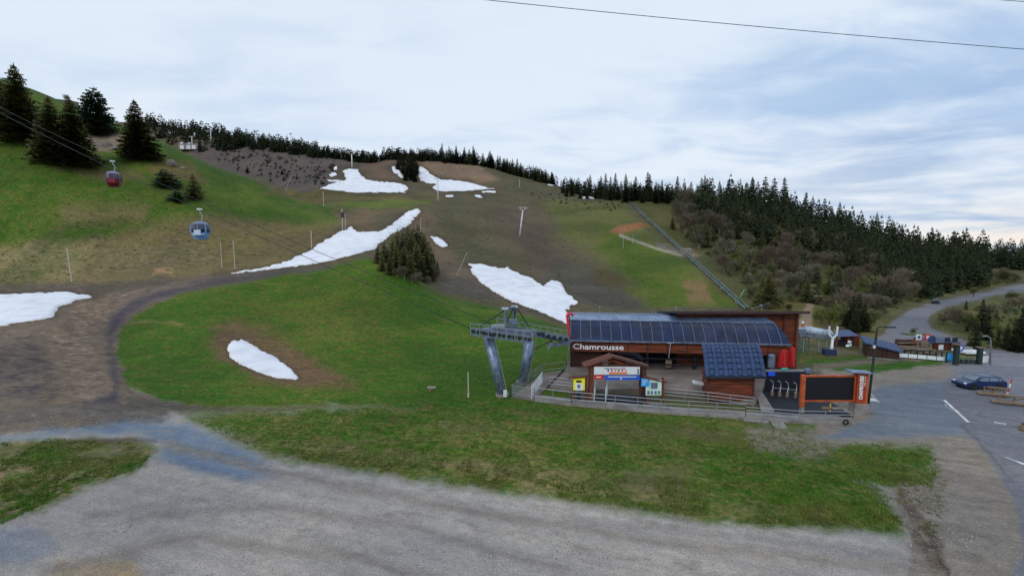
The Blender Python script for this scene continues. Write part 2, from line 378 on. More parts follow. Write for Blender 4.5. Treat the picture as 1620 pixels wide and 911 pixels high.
# grass of the mound and the foreground
G = (54,84,20); GA_ = (84,90,42)
paint([(184,560),(196,515),(220,492),(280,466),(380,447),(500,428),(580,408),(640,430),(700,468),(790,487),(895,518),(905,560),(900,640),(700,650),(560,640),(320,645),(250,632),(200,610)], (56,93,19), (86,93,38), (.44,1,0), f=5, warp=6)
paint([(290,655),(420,648),(560,640),(900,630),(1300,655),(1290,700),(1470,702),(1490,730),(1480,772),(1390,770),(1412,800),(1425,846),(1330,836),(1150,828),(900,793),(640,757),(430,722),(340,680)], (56,93,18), (100,98,56), (.55,1,0), f=13, warp=10)
paint([(360,690),(560,700),(900,740),(1150,790),(1300,800),(1330,826),(1150,818),(900,784),(640,748),(440,716)], (84,96,38), (118,110,78), (.62,.8,.1), f=14, op=.8)
paint([(700,668),(790,672),(790,686),(700,684)], (118,106,84), (84,88,44), (.6,.6,.2), f=10, op=.8)
paint([(860,670),(1080,672),(1290,690),(1240,706),(1000,692),(860,684)], (112,98,74), (76,84,40), (.7,.6,.2), f=10, op=.7)
paint([(880,745),(1080,745),(1090,785),(930,775)], (114,104,86), (84,88,46), (.7,.6,.3), f=16, op=.8)
paint([(1180,678),(1300,676),(1340,700),(1290,722),(1200,712)], (130,122,108), (110,102,88), (.5,.1,.9), f=10)
# bare ring round the small snow patch, and the greener foot of the mound
paint([(335,520),(370,505),(450,535),(500,570),(560,608),(500,612),(420,602),(365,575),(330,550)], (92,80,54), (106,84,66), (.6,.5,.1), f=16)
paint([(352,535),(380,528),(450,560),(495,598),(480,608),(400,592),(355,562)], (108,86,68), (98,80,60), (.5,.2,.2), f=8)
paint([(380,470),(560,445),(640,470),(620,560),(460,540),(380,510)], (76,96,30), (96,92,46), (.55,1,0), f=40, op=.6)
paint([(620,600),(840,560),(880,620),(700,640)], (50,80,18), (60,88,20), (.4,1,0), f=30, op=.7)
stroke([(205,512),(240,508),(290,512)], 3, (120,112,70), None, (.4,.5,.1), f=3)
for ln, wd, c_, o_p in (([(260,700),(420,742),(700,800),(1000,850),(1480,905)], 16, (126,118,112), .8), ([(300,760),(560,800),(900,860),(1200,915)], 12, (172,166,158), .7), ([(60,905),(300,850),(560,880),(760,940)], 18, (124,117,112), .7), ([(200,820),(420,800),(640,830),(900,905)], 10, (116,110,106), .7), ([(420,735),(760,790),(1100,835),(1420,858)], 8, (170,166,164), .7), ([(900,820),(1200,850),(1460,890)], 10, (124,121,124), .7), ([(130,820),(240,800),(330,790)], 5, (104,94,84), .6)):
    stroke(ln, wd, c_, (138,130,124), (.5,0,1), f=9, warp=5, op=o_p)
# --- right: gravel yard, car park, verge, road
paint([(1300,565),(1500,575),(1560,590),(1700,600),(1900,700),(1900,1400),(1480,1400),(1430,845),(1400,770),(1480,760),(1475,700),(1290,695)], (138,130,122), (118,110,104), (.5,.05,1), f=8, yr=(0,60))
paint([(1378,600),(1500,602),(1520,640),(1535,690),(1400,692),(1290,694),(1340,676),(1376,660)], (106,115,128), (120,124,132), (.35,0,1), f=6, yr=(0,60))
paint([(1376,612),(1376,584),(1480,584),(1560,562),(1500,600)], (134,126,118), (118,112,104), (.4,0,1), f=6, yr=(0,70))
paint([(1262,572),(1330,590),(1430,585),(1490,574),(1560,556),(1420,556),(1380,550),(1262,555)], (50,92,16), (72,98,28), (.42,1,0), f=4)
paint([(1255,500),(1380,505),(1400,560),(1262,575)], (74,88,38), (110,98,66), (.7,.7,.2), f=8)
paint([(1255,555),(1270,550),(1250,600),(1262,600)], (60,86,28), None, (.5,1,0), f=4)
stroke([(1262,548),(1320,556),(1400,562),(1470,562)], 5, (118,106,88), (100,94,72), (.5,.2,.6), f=4)
stroke([(1255,530),(1300,545),(1370,560)], 4, (120,106,84), None, (.5,.2,.6), f=4)
stroke([(1290,582),(1370,572),(1450,566),(1560,556)], [8,8,7,6], (122,110,98), (106,96,84), (.5,.2,.7), f=4)
ROADP = [(1360,548),(1395,530),(1412,508),(1440,490),(1462,481),(1492,474),(1530,468),(1576,457),(1618,449),(1700,440),(1700,452),(1640,459),(1580,467),(1530,477),(1494,487),(1474,497),(1466,508),(1474,520),(1510,533),(1560,552),(1620,556),(1800,552),(2100,552),(2100,3000),(1700,1100),(1560,960),(1620,880),(1610,800),(1560,720),(1528,680),(1500,640),(1488,606),(1512,590),(1540,574),(1560,560),(1500,552),(1430,552)]
paint(ROADP, (114,115,124), (102,104,114), (.35,0,.6), f=3, warp=1, yr=(0, 220))
paint([(1500,575),(1620,560),(1900,560),(1900,700),(1640,640),(1520,620)], (122,124,136), (110,112,124), (.35,0,.6), f=10, warp=4, op=.8, yr=(0,80))
paint([(1425,770),(1440,790),(1460,820),(1490,860),(1505,911),(1480,911),(1440,850),(1420,800)], (84,72,62), (124,114,102), (.6,0,1), f=5, warp=4)
stroke([(1360,764),(1400,775),(1425,800),(1445,835),(1480,868),(1505,915)], [3,5,8,8,7,9], (62,54,50), (80,70,62), (.5,0,.8), f=4, warp=3, op=.85)
stroke([(1350,760),(1392,768),(1418,790),(1436,826),(1470,855)], [3,5,7,7,6], (168,160,150), (130,122,112), (.6,0,1), f=4, warp=4, op=.7)
stroke([(1520,672),(1545,694),(1580,738),(1600,760)], 4, (92,88,90), None, (.3,0,1), f=3)
# road verges
paint([(1380,500),(1440,455),(1520,440),(1600,440),(1575,456),(1492,472),(1440,487),(1412,505),(1395,528)], (80,86,42), (96,90,62), (.6,.9,.1), f=4)
paint([(1476,500),(1500,487),(1560,472),(1700,452),(1900,452),(1900,550),(1620,556),(1560,548),(1510,530),(1480,515)], (62,84,34), (92,86,54), (.6,.9,.1), f=4)
# --- left hill
LH = (85, 215)
paint([(-500,40),(0,110),(100,140),(250,205),(400,270),(560,340),(560,410),(350,432),(120,450),(-500,470)], (96,90,56), (120,104,80), (.62,.6,.2), f=3, yr=LH)
paint([(-500,0),(0,90),(100,120),(250,180),(400,260),(545,335),(535,356),(470,362),(400,362),(330,356),(240,368),(150,376),(0,398),(-500,410)], (58,92,22), (88,94,44), (.48,1,0), f=12, warp=8, yr=LH)
paint([(250,352),(330,338),(420,352),(500,358),(550,354),(560,400),(440,412),(300,425),(200,420),(150,400),(160,384)], (120,100,74), (90,88,52), (.56,.5,.3), f=14, warp=8, yr=LH)
paint([(0,390),(100,380),(150,395),(120,440),(0,455),(-300,460)], (94,100,54), (126,116,86), (.65,.7,.3), f=14, yr=LH)
paint([(150,385),(330,385),(340,425),(200,435),(120,430)], (128,112,88), (98,94,62), (.58,.3,.4), f=14, yr=LH)
paint([(95,330),(230,320),(230,350),(95,360)], (86,90,48), (110,98,70), (.6,.7,.1), f=16, yr=LH)
paint([(245,425),(275,423),(278,434),(240,436)], (150,122,90), None, (.4,0,.5), f=4, yr=LH)
paint([(90,252),(130,262),(220,272),(230,282),(150,285),(95,270)], (104,92,66), (88,88,50), (.6,.5,.3), f=8, yr=LH)
paint([(140,215),(190,205),(195,232),(160,240)], (116,98,84), (134,120,108), (.6,.2,.5), f=5, yr=LH)
paint([(235,252),(300,258),(330,290),(290,285),(240,270)], (112,94,66), (92,88,50), (.6,.5,.2), f=6, yr=LH)
# --- middle distance
MD = (99, 420)
paint([(420,300),(600,300),(700,312),(680,330),(600,330),(520,325),(440,310)], (84,84,48), (98,86,60), (.6,.7,.1), f=5, yr=(150,420))
paint([(520,322),(620,315),(690,318),(640,330),(560,333)], (80,104,38), (98,98,54), (.5,1,0), f=4, yr=(150,420))
paint([(520,334),(640,328),(600,350),(560,372),(520,378),(540,350)], (94,86,64), (104,88,70), (.6,.4,.2), f=4, yr=MD)
paint([(300,225),(420,228),(540,240),(550,262),(520,296),(480,302),(300,262)], (92,84,82), (80,74,70), (.5,.1,.6), f=4, yr=(200,420))
paint([(540,240),(640,245),(660,262),(720,300),(640,308),(560,300),(520,296),(545,262)], (94,82,74), (84,80,60), (.6,.3,.3), f=5, yr=(230,420))
paint([(560,245),(625,245),(628,285),(600,285),(575,265)], (104,86,76), None, (.5,.2,.3), f=5, yr=(230,420))
paint([(660,245),(760,252),(800,285),(760,292),(700,280),(665,262)], (134,112,94), (114,96,82), (.5,.1,.5), f=5, yr=(230,420))
paint([(760,255),(890,285),(880,312),(800,300)], (90,82,74), (80,80,56), (.6,.4,.3), f=5, yr=(230,420))
paint([(690,318),(820,305),(880,330),(860,420),(800,440),(740,400),(690,350)], (94,90,66), (80,74,60), (.55,.4,.3), f=8, yr=MD)
paint([(790,320),(850,330),(880,380),(900,440),(860,445),(800,390),(770,340)], (94,80,70), (86,78,62), (.5,.2,.3), f=14, yr=MD)
paint([(655,330),(690,335),(700,350),(680,360),(700,395),(760,440),(850,490),(890,512),(800,488),(720,450),(690,420),(655,380)], (110,92,78), (92,84,70), (.5,.2,.5), f=5, yr=MD)
paint([(690,440),(740,440),(800,470),(880,512),(800,492),(700,474)], (88,84,82), (76,72,66), (.6,.1,.7), f=4, yr=MD)
# right hill
paint([(860,320),(990,318),(1010,350),(1080,410),(1180,490),(1010,500),(980,440),(900,380)], (84,94,44), (92,90,62), (.55,.8,.1), f=10, yr=MD)
paint([(960,360),(1060,395),(1190,492),(1040,495),(990,430),(940,390)], (66,94,26), (92,92,44), (.48,1,0), f=12, yr=MD)
paint([(880,410),(960,430),(1030,500),(900,500),(860,450)], (84,80,70), (76,74,66), (.5,.3,.5), f=12, yr=MD)
paint([(940,425),(985,435),(990,450),(945,450)], (92,76,56), (76,80,40), (.6,.5,.2), f=8, yr=MD)
paint([(1085,440),(1120,445),(1130,480),(1090,480)], (128,100,72), (110,96,66), (.6,.4,.2), f=7, yr=MD)
paint([(964,366),(975,358),(1008,353),(1026,354),(1028,358),(1000,364),(985,370)], (156,104,72), (112,84,58), (.5,0,.3), f=3, warp=2, yr=MD)
paint([(1080,396),(1130,398),(1130,404),(1085,405)], (150,106,78), None, (.5,0,.3), f=3, warp=2, yr=MD)
paint([(1040,385),(1075,388),(1085,402),(1050,400)], (122,118,118), (104,98,92), (.6,0,1), f=3, warp=2, yr=MD)
stroke([(980,372),(1030,390),(1075,403),(1130,405),(1190,411)], 4, (150,142,128), None, (.3,0,.6), f=2, warp=1, yr=MD)
paint([(1000,310),(1060,312),(1100,345),(1120,395),(1060,390),(1020,350)], (78,82,42), (90,84,58), (.6,.7,.2), f=10, yr=MD)
# forest floor on the right
paint([(1060,310),(1200,325),(1400,380),(1620,405),(1620,440),(1500,440),(1400,500),(1260,500),(1180,488),(1110,420),(1080,350)], (80,86,48), (84,78,58), (.55,.7,.2), f=12, yr=(70,420))
paint([(1210,470),(1270,470),(1380,520),(1370,550),(1262,535),(1180,495)], (84,86,44), (98,88,58), (.6,.8,.1), f=8, yr=(60,150))
paint([(1268,498),(1275,480),(1292,465),(1300,468),(1286,485),(1284,520),(1262,520)], (140,122,102), (126,108,88), (.4,.1,.6), f=3, warp=2, yr=(60,150))
paint([(1325,455),(1335,435),(1352,425),(1345,445),(1330,462)], (132,114,92), None, (.4,.1,.6), f=4, warp=2, yr=(60,220))
# far ground under the dark woods
for sp_, ym in SNOW_POLYS:
    idx, sd_ = sdf(sp_, 1.0, (max(ym, 20), 1e9), 14)
    w_ = (np.clip(1+sd_/7.0, 0, 1)*.55)[:, None]; soil = np.array(lin((78,66,56)))
    COVER[idx] = COVER[idx]*(1-w_)+soil*w_; ALT[idx] = ALT[idx]*(1-w_)+soil*w_
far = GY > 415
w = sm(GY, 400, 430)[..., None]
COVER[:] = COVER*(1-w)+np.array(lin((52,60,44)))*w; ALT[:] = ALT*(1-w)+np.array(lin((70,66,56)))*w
# darker wet earth hugging the foot of the left hill snow
def ground_mat():
    m, N, L, Pn = new_mat('ground_cover')
    def node(t, **k):
        q = N.new(t)
        for a, b in k.items(): setattr(q, a, b)
        return q
    def val(op, a, b=None, clamp=False):
        q = node('ShaderNodeMath', operation=op, use_clamp=clamp)
        for i, x in enumerate((a, b)):
            if x is None: continue
            if hasattr(x, 'links'): L.new(x, q.inputs[i])
            else: q.inputs[i].default_value = x
        return q.outputs[0]
    def mix(f, a, b, bt='MIX'):
        q = node('ShaderNodeMix', data_type='RGBA', blend_type=bt)
        if hasattr(f, 'links'): L.new(f, q.inputs[0])
        else: q.inputs[0].default_value = f
        for i, x in ((6, a), (7, b)):
            if hasattr(x, 'links'): L.new(x, q.inputs[i])
            else: q.inputs[i].default_value = x
        return q.outputs[2]
    geo = node('ShaderNodeNewGeometry'); pos = geo.outputs['Position']
    def nz(sc, det=4, rough=.55, stretch=None, dist=0):
        src = pos
        if stretch:
            mp = node('ShaderNodeMapping'); L.new(pos, mp.inputs[0]); mp.vector_type = 'TEXTURE'; mp.inputs['Scale'].default_value = tuple(1/q for q in stretch); mp.inputs['Rotation'].default_value = (0, 0, -.32); src = mp.outputs[0]
        q = node('ShaderNodeTexNoise'); L.new(src, q.inputs['Vector']); q.inputs['Scale'].default_value = sc; q.inputs['Detail'].default_value = det; q.inputs['Roughness'].default_value = rough; q.inputs['Distortion'].default_value = dist
        return q.outputs['Fac']
    def rg(x, a, b, c=0, d=1):
        q = node('ShaderNodeMapRange', interpolation_type='SMOOTHSTEP'); L.new(x, q.inputs[0])
        for i, y in enumerate((a, b, c, d)): q.inputs[i+1].default_value = y
        return q.outputs[0]
    cov = node('ShaderNodeVertexColor', layer_name='cover').outputs[0]; alt = node('ShaderNodeVertexColor', layer_name='alt').outputs[0]
    kd = node('ShaderNodeSeparateColor'); L.new(node('ShaderNodeVertexColor', layer_name='kind_mask').outputs[0], kd.inputs[0])
    patchy, grass, gravel = kd.outputs
    big = nz(.06, 3, .5); med = nz(.45, 6, .62, (1, 1.6, 1), .6); fine = nz(3.2, 5, .6); tiny = nz(14, 3, .6); streak = nz(.8, 6, .68, (.55, 1.3, 1), 1.2)
    t = val('ADD', val('MULTIPLY', med, .55), val('ADD', val('MULTIPLY', big, .2), val('MULTIPLY', fine, .25)))
    th = val('SUBTRACT', 1.0, patchy)         # more patchiness, more of the second colour
    lo = val('ADD', val('MULTIPLY', th, .28), .30)
    fac = val('MULTIPLY', val('SUBTRACT', t, lo), 7.0, True)
    base = mix(fac, cov, alt)
    # blades: yellow-green against deep green
    g1 = mix(rg(fine, .35, .65), (.62, .78, .62, 1), (1.32, 1.20, 1.15, 1))
    base = mix(val('MULTIPLY', grass, .9), base, mix(1.0, base, g1, 'MULTIPLY'))
    s1 = mix(rg(streak, .36, .64), (.80, .80, .82, 1), (1.2, 1.17, 1.12, 1))
    base = mix(val('SUBTRACT', .75, val('MULTIPLY', gravel, .5)), base, mix(1.0, base, s1, 'MULTIPLY'))
    spk = nz(1.7, 8, .75, None, .4)
    s2 = mix(rg(spk, .34, .66), (.60, .62, .62, 1), (1.38, 1.34, 1.28, 1)); base = mix(val('MULTIPLY', patchy, 1.15), base, mix(1.0, base, s2, 'MULTIPLY'))
    trk = nz(.9, 5, .6, (.10, 1.5, 1), .2); s3 = mix(rg(trk, .36, .64), (.88, .88, .89, 1), (1.11, 1.10, 1.09, 1)); base = mix(gravel, base, mix(1.0, base, s3, 'MULTIPLY'))
    t1 = mix(rg(tiny, .33, .67), (.66, .66, .68, 1), (1.30, 1.29, 1.25, 1))
    base = mix(1.0, base, t1, 'MULTIPLY'); base = mix(val('MULTIPLY', gravel, .35), base, mix(fac, cov, alt))
    b1 = mix(rg(big, .35, .65), (.80, .82, .84, 1), (1.17, 1.15, 1.08, 1))
    base = mix(1.0, base, b1, 'MULTIPLY')
    # loose stones on gravel
    vo = node('ShaderNodeTexVoronoi'); L.new(pos, vo.inputs['Vector']); vo.inputs['Scale'].default_value = 5.5
    rc = node('ShaderNodeSeparateColor'); L.new(vo.outputs['Color'], rc.inputs[0])
    st = val('MULTIPLY', val('MULTIPLY', rg(vo.outputs['Distance'], .34, .22), rg(rc.outputs[0], .80, .84)), gravel)
    base = mix(val('MULTIPLY', st, .3), base, (.42, .40, .38, 1))
    L.new(base, Pn.inputs['Base Color']); Pn.inputs['Roughness'].default_value = .95; Pn.inputs['Specular IOR Level'].default_value = .15
    hgt = val('ADD', val('MULTIPLY', fine, .25), val('ADD', val('MULTIPLY', tiny, .06), val('MULTIPLY', med, .8)))
    bp = node('ShaderNodeBump'); L.new(hgt, bp.inputs['Height']); bp.inputs['Strength'].default_value = .55; bp.inputs['Distance'].default_value = .35
    L.new(bp.outputs[0], Pn.inputs['Normal'])
    return m
GM = ground_mat()
# every face of the one height field goes to one piece of the setting; the pieces share their border vertices' positions
cellPX = .25*(PX[:-1, :-1]+PX[1:, :-1]+PX[:-1, 1:]+PX[1:, 1:]); cellPY = .25*(PY[:-1, :-1]+PY[1:, :-1]+PY[:-1, 1:]+PY[1:, 1:])
cellY = GY[:-1, :-1]
CLS = np.zeros(cellPX.shape, int)
def cls(poly, k, yr=(0, 1e9)):
    m = (cellY > yr[0]) & (cellY < yr[1]); i = np.nonzero(m); s = seg_sd(poly, cellPX[i], cellPY[i]); CLS[i[0][s > 0], i[1][s > 0]] = k
CLS[cellY > 60] = 1
cls([(184,560),(196,515),(220,492),(280,466),(380,447),(500,428),(580,400),(640,420),(700,460),(790,480),(895,514),(905,560),(850,630),(560,640),(320,645),(250,632),(200,610)], 2, (40, 99))
cls([(-900,460),(120,448),(350,430),(560,405),(580,412),(500,424),(300,455),(205,500),(190,560),(215,620),(300,645),(250,668),(0,690),(-900,700)], 3, (30, 99))
cls([(-2500,705),(0,695),(230,690),(255,712),(215,745),(120,778),(60,805),(0,832),(-2500,1200)], 0, (0, 60))
cls([(-2500,690),(0,690),(250,668),(300,660),(420,722),(640,757),(900,793),(1150,828),(1330,836),(1430,846),(1500,920),(1600,3000),(-2500,3000),(-2500,1200),(0,832),(60,805),(120,778),(215,745),(255,712),(230,695),(0,698),(-2500,700)], 4, (0, 40))
cls([(1376,584),(1500,580),(1488,606),(1500,640),(1528,680),(1560,720),(1610,800),(1620,880),(1560,960),(1480,1400),(1430,845),(1480,760),(1475,700),(1290,695),(1376,660)], 5, (0, 62))
cls([(1540,574),(1560,560),(1620,556),(2500,545),(2500,3000),(1500,3000),(1560,960),(1620,880),(1610,800),(1560,720),(1528,680),(1500,640),(1488,606),(1512,590)], 6, (0, 62))
cls([p for p in ROADP if p[1] < 556 and p[0] < 1790], 7, (50, 220))
names = {0: 'ground', 1: 'hillside', 2: 'mound', 3: 'dirt_track', 4: 'gravel_track', 5: 'gravel_yard', 6: 'car_park', 7: 'road'}
idx = np.arange(NA*NR).reshape(NR, NA)
quads = np.stack([idx[:-1, :-1], idx[:-1, 1:], idx[1:, 1:], idx[1:, :-1]], -1).reshape(-1, 4)
VC = np.stack([GX, GY, GZ], -1).reshape(-1, 3)
def fast_mesh(name, V, Fq, attrs=None, smooth=True):
    me = bpy.data.meshes.new(name); k = Fq.shape[1]
    me.vertices.add(len(V)); me.vertices.foreach_set('co', np.ascontiguousarray(V, dtype=np.float32).ravel())
    me.loops.add(Fq.size); me.loops.foreach_set('vertex_index', np.ascontiguousarray(Fq, dtype=np.int32).ravel())
    me.polygons.add(len(Fq)); me.polygons.foreach_set('loop_start', np.arange(0, Fq.size, k, dtype=np.int32))
    if smooth: me.polygons.foreach_set('use_smooth', np.ones(len(Fq), bool))
    for an, av in (attrs or {}).items():
        at = me.color_attributes.new(an, 'FLOAT_COLOR', 'POINT')
        c = np.ones((len(V), 4), np.float32); c[:, :3] = av; at.data.foreach_set('color', c.ravel())
    me.update(calc_edges=True); return me
for k, nm in names.items():
    q = quads[CLS.ravel() == k]
    if not len(q): continue
    used, inv = np.unique(q, return_inverse=True)
    me = fast_mesh(nm, VC[used], inv.reshape(-1, 4), {'cover': COVER.reshape(-1, 3)[used], 'alt': ALT.reshape(-1, 3)[used], 'kind_mask': KIND.reshape(-1, 3)[used]})
    me.materials.append(GM); tag(add(nm, me), kind='structure')
# the country beyond the height field, out to the horizon
m_far = mat('far_land', (60, 66, 50), .95, var=.3, scale=.01, alt=(80, 80, 64))
fb = MB(); ring = []
for k in range(96):
    a = 2*math.pi*k/96; ring.append((math.cos(a), math.sin(a)))
rr = [(2.0, -9), (600, -30), (1800, -60), (20000, -160)]
for r_, z_ in rr: fb.v += [(c*r_, s*r_, z_) for c, s in ring]
for j in range(3):
    for k in range(96):
        k2 = (k+1) % 96; fb.f.append((j*96+k, (j+1)*96+k, (j+1)*96+k2, j*96+k2)); fb.m.append(0)
tag(fb.build('terrain', m_far, smooth=True), kind='structure')
# ---------------------------------------------------------------- lying snow: sheets with their own thickness
def snow_mat():
    m, N, L, Pn = new_mat('old_snow')
    geo = N.new('ShaderNodeNewGeometry'); n1 = N.new('ShaderNodeTexNoise'); L.new(geo.outputs['Position'], n1.inputs['Vector']); n1.inputs['Scale'].default_value = .35; n1.inputs['Detail'].default_value = 6
    n2 = N.new('ShaderNodeTexNoise'); L.new(geo.outputs['Position'], n2.inputs['Vector']); n2.inputs['Scale'].default_value = 3.5; n2.inputs['Detail'].default_value = 5
    cr = N.new('ShaderNodeValToRGB'); L.new(n1.outputs['Fac'], cr.inputs[0])
    cr.color_ramp.elements[0].position = .3; cr.color_ramp.elements[0].color = (.62, .64, .70, 1); cr.color_ramp.elements[1].position = .55; cr.color_ramp.elements[1].color = (.76, .78, .83, 1)
    va = N.new('ShaderNodeVertexColor'); va.layer_name = 'rim'; mx = N.new('ShaderNodeMix'); mx.data_type = 'RGBA'
    L.new(va.outputs[0], mx.inputs[0]); mx.inputs[7].default_value = (.42, .38, .34, 1); L.new(cr.outputs[0], mx.inputs[6])
    L.new(mx.outputs[2], Pn.inputs['Base Color']); Pn.inputs['Roughness'].default_value = .8; Pn.inputs['Specular IOR Level'].default_value = .2
    b = N.new('ShaderNodeBump'); L.new(n2.outputs['Fac'], b.inputs['Height']); b.inputs['Strength'].default_value = .4; b.inputs['Distance'].default_value = .25; L.new(b.outputs[0], Pn.inputs['Normal'])
    return m
SNOW = snow_mat()
def snow(poly, label, ymin=0, thick=.16, jit=1.0, step=None, group='patches of old snow left on the slopes'):
    """outline roughened, dropped on the ground, filled and raised; edges taper into the soil"""
    out = []
    m = len(poly)
    for i in range(m):
        (x0, y0), (x1, y1) = poly[i], poly[(i+1) % m]; L_ = math.hypot(x1-x0, y1-y0); k = max(1, int(L_/2.5))
        for j in range(k):
            t = j/k; w1_ = float(fbm(np.array([(x0+(x1-x0)*t)/7.0]), np.array([(y0+(y1-y0)*t)/4.0+3.3]), 3, 61)[0])*3.2*jit; out.append((x0+(x1-x0)*t+random.uniform(-.8, .8)*jit+w1_, y0+(y1-y0)*t+random.uniform(-.6, .6)*jit*.8+w1_*.35))
    pts2 = []
    for x, y in out:
        h = hit(x, y, ymin)
        if h is not None: pts2.append((h.x/h.y, math.log(h.y)))
    # work in a local frame in which the patch looks as it does from the slope below
    if len(pts2) < 6: return None
    xs = [p[0] for p in pts2]; ys = [p[1] for p in pts2]
    wx = max(xs)-min(xs); wy = max(ys)-min(ys); nx = int(min(70, max(8, wx*F/3))); ny = int(min(46, max(6, wx*F/6)))
    poly_n = [((x-min(xs))/wx, (y-min(ys))/wy) for x, y in pts2]
    gx, gy = np.meshgrid((np.arange(nx)+.5)/nx, (np.arange(ny)+.5)/ny); gx = gx.ravel(); gy = gy.ravel()
    gx = gx+rng.uniform(-.3, .3, gx.size)/nx; gy = gy+rng.uniform(-.3, .3, gy.size)/ny
    s = seg_sd(poly_n, gx, gy); keep = s > .35/nx
    vin = [Vector((a, b)) for a, b in poly_n]+[Vector((a, b)) for a, b in zip(gx[keep], gy[keep])]
    nb = len(poly_n)
    res = delaunay_2d_cdt(vin, [(i, (i+1) % nb) for i in range(nb)], [], 1, 1e-6)
    # sides: inside test by centroid
    V = np.array([tuple(q) for q in res[0]]); T = np.array([f for f in res[2] if len(f) == 3])
    c = V[T].mean(1); T = T[seg_sd(poly_n, c[:, 0], c[:, 1]) > -1e-4]
    a = V[:, 0]*wx+min(xs); l = V[:, 1]*wy+min(ys); Y = np.exp(l); X = a*Y; sd = np.maximum(seg_sd(poly_n, V[:, 0], V[:, 1]), 0)
    Z = hz(X, Y)
    rise = np.clip(sd*nx/.7, 0, 1)
    zz = Z-.06+(thick+.06)*rise**.5+.12*thick*fbm(X/2.5, Y/2.5, 3, 5)*rise
    rim = (1-np.clip(sd*nx/1.0, 0, 1))*.55
    me = fast_mesh('snow_patch', np.stack([X, Y, zz], -1), T, {'rim': np.repeat(rim[:, None], 3, 1)})
    me.materials.append(SNOW)
    bm = bmesh.new(); bm.from_mesh(me); bmesh.ops.recalc_face_normals(bm, faces=bm.faces)
    if sum(f.normal.z for f in bm.faces) < 0: bmesh.ops.reverse_faces(bm, faces=bm.faces)
    bm.to_mesh(me); bm.free()
    return tag(add('snow_patch', me), label, 'snow patch', group)
snow(SNOW_POLYS[0][0], 'flat snow field on the dirt at the left edge below the green hill', thick=.2)
snow(SNOW_POLYS[1][0], 'small tongue of snow alone on the grass mound, ringed by brown turf', thick=.16)
snow(SNOW_POLYS[2][0], 'long snow ribbon climbing the valley piste between the green hill and the mound', ymin=96, thick=.15)
snow(SNOW_POLYS[3][0], 'broad snow tongue in the gully behind the station, with a ragged right edge', ymin=78, thick=.15, jit=1.6)
snow(SNOW_POLYS[4][0], 'little oval of snow right of the fir clump in the valley', ymin=99)
snow(SNOW_POLYS[5][0], 'wide snow field round the foot of the topmost white pylon', ymin=150, thick=.15)
snow(SNOW_POLYS[6][0], 'thin sliver of snow left of the wide upper snow field', ymin=150)
snow(SNOW_POLYS[7][0], 'tiny snow spot above the thin sliver, left of the topmost white pylon', ymin=150)
snow(SNOW_POLYS[8][0], 'highest small snow spot left of the topmost white pylon', ymin=150)
snow(SNOW_POLYS[9][0], 'narrow snow streak hard against the left side of the upper fir clump', ymin=150)
snow(SNOW_POLYS[10][0], 'snow field below the brown earth slope, right of the upper fir clump', ymin=150, thick=.15)
snow(SNOW_POLYS[11][0], 'flat white snow spot right of the lone mid-slope pylon', ymin=150)
snow(SNOW_POLYS[12][0], 'small snow sliver below the right-hand end of the brown slope', ymin=150)
snow(SNOW_POLYS[13][0], 'narrow snow strip under the tip of the snow field below the brown slope', ymin=150)
snow(SNOW_POLYS[14][0], 'little snow streak in front of the ridge firs', ymin=150)
snow(SNOW_POLYS[15][0], 'snow scrap at the right-hand end of the ridge firs', ymin=150)
snow(SNOW_POLYS[16][0], 'thin snow bank below the first firs of the right-hand forest', ymin=150)
# ---------------------------------------------------------------- trees
m_needle = mat('spruce_needles', (80, 88, 54), .9, var=.5, scale=1.4, alt=(98, 92, 52), randv=.28, spec=.1)
m_needle_d = mat('dark_fir_needles', (31, 40, 27), .9, var=.5, scale=.9, alt=(44, 50, 30), randv=.4, spec=.1)
m_pine = mat('blue_pine_needles', (58, 80, 66), .9, var=.45, scale=1.4, alt=(74, 88, 58), randv=.1, spec=.1)
m_bark = mat('bark', (84, 70, 58), .95, var=.4, scale=8)
m_twig = mat('grey_twigs', (106, 100, 88), .95, var=.35, scale=.6, alt=(80, 84, 54), randv=.3, spec=.1)
m_twig_b = mat('brown_twigs', (94, 84, 74), .95, var=.35, scale=.6, alt=(98, 88, 72), randv=.2, spec=.1)
m_bud = mat('budding_leaves', (100, 108, 56), .95, var=.35, scale=.6, alt=(82, 88, 60), randv=.2, spec=.1)
m_bud2 = mat('olive_bushes', (70, 80, 44), .95, var=.35, scale=.6, alt=(84, 84, 56), randv=.3, spec=.1)

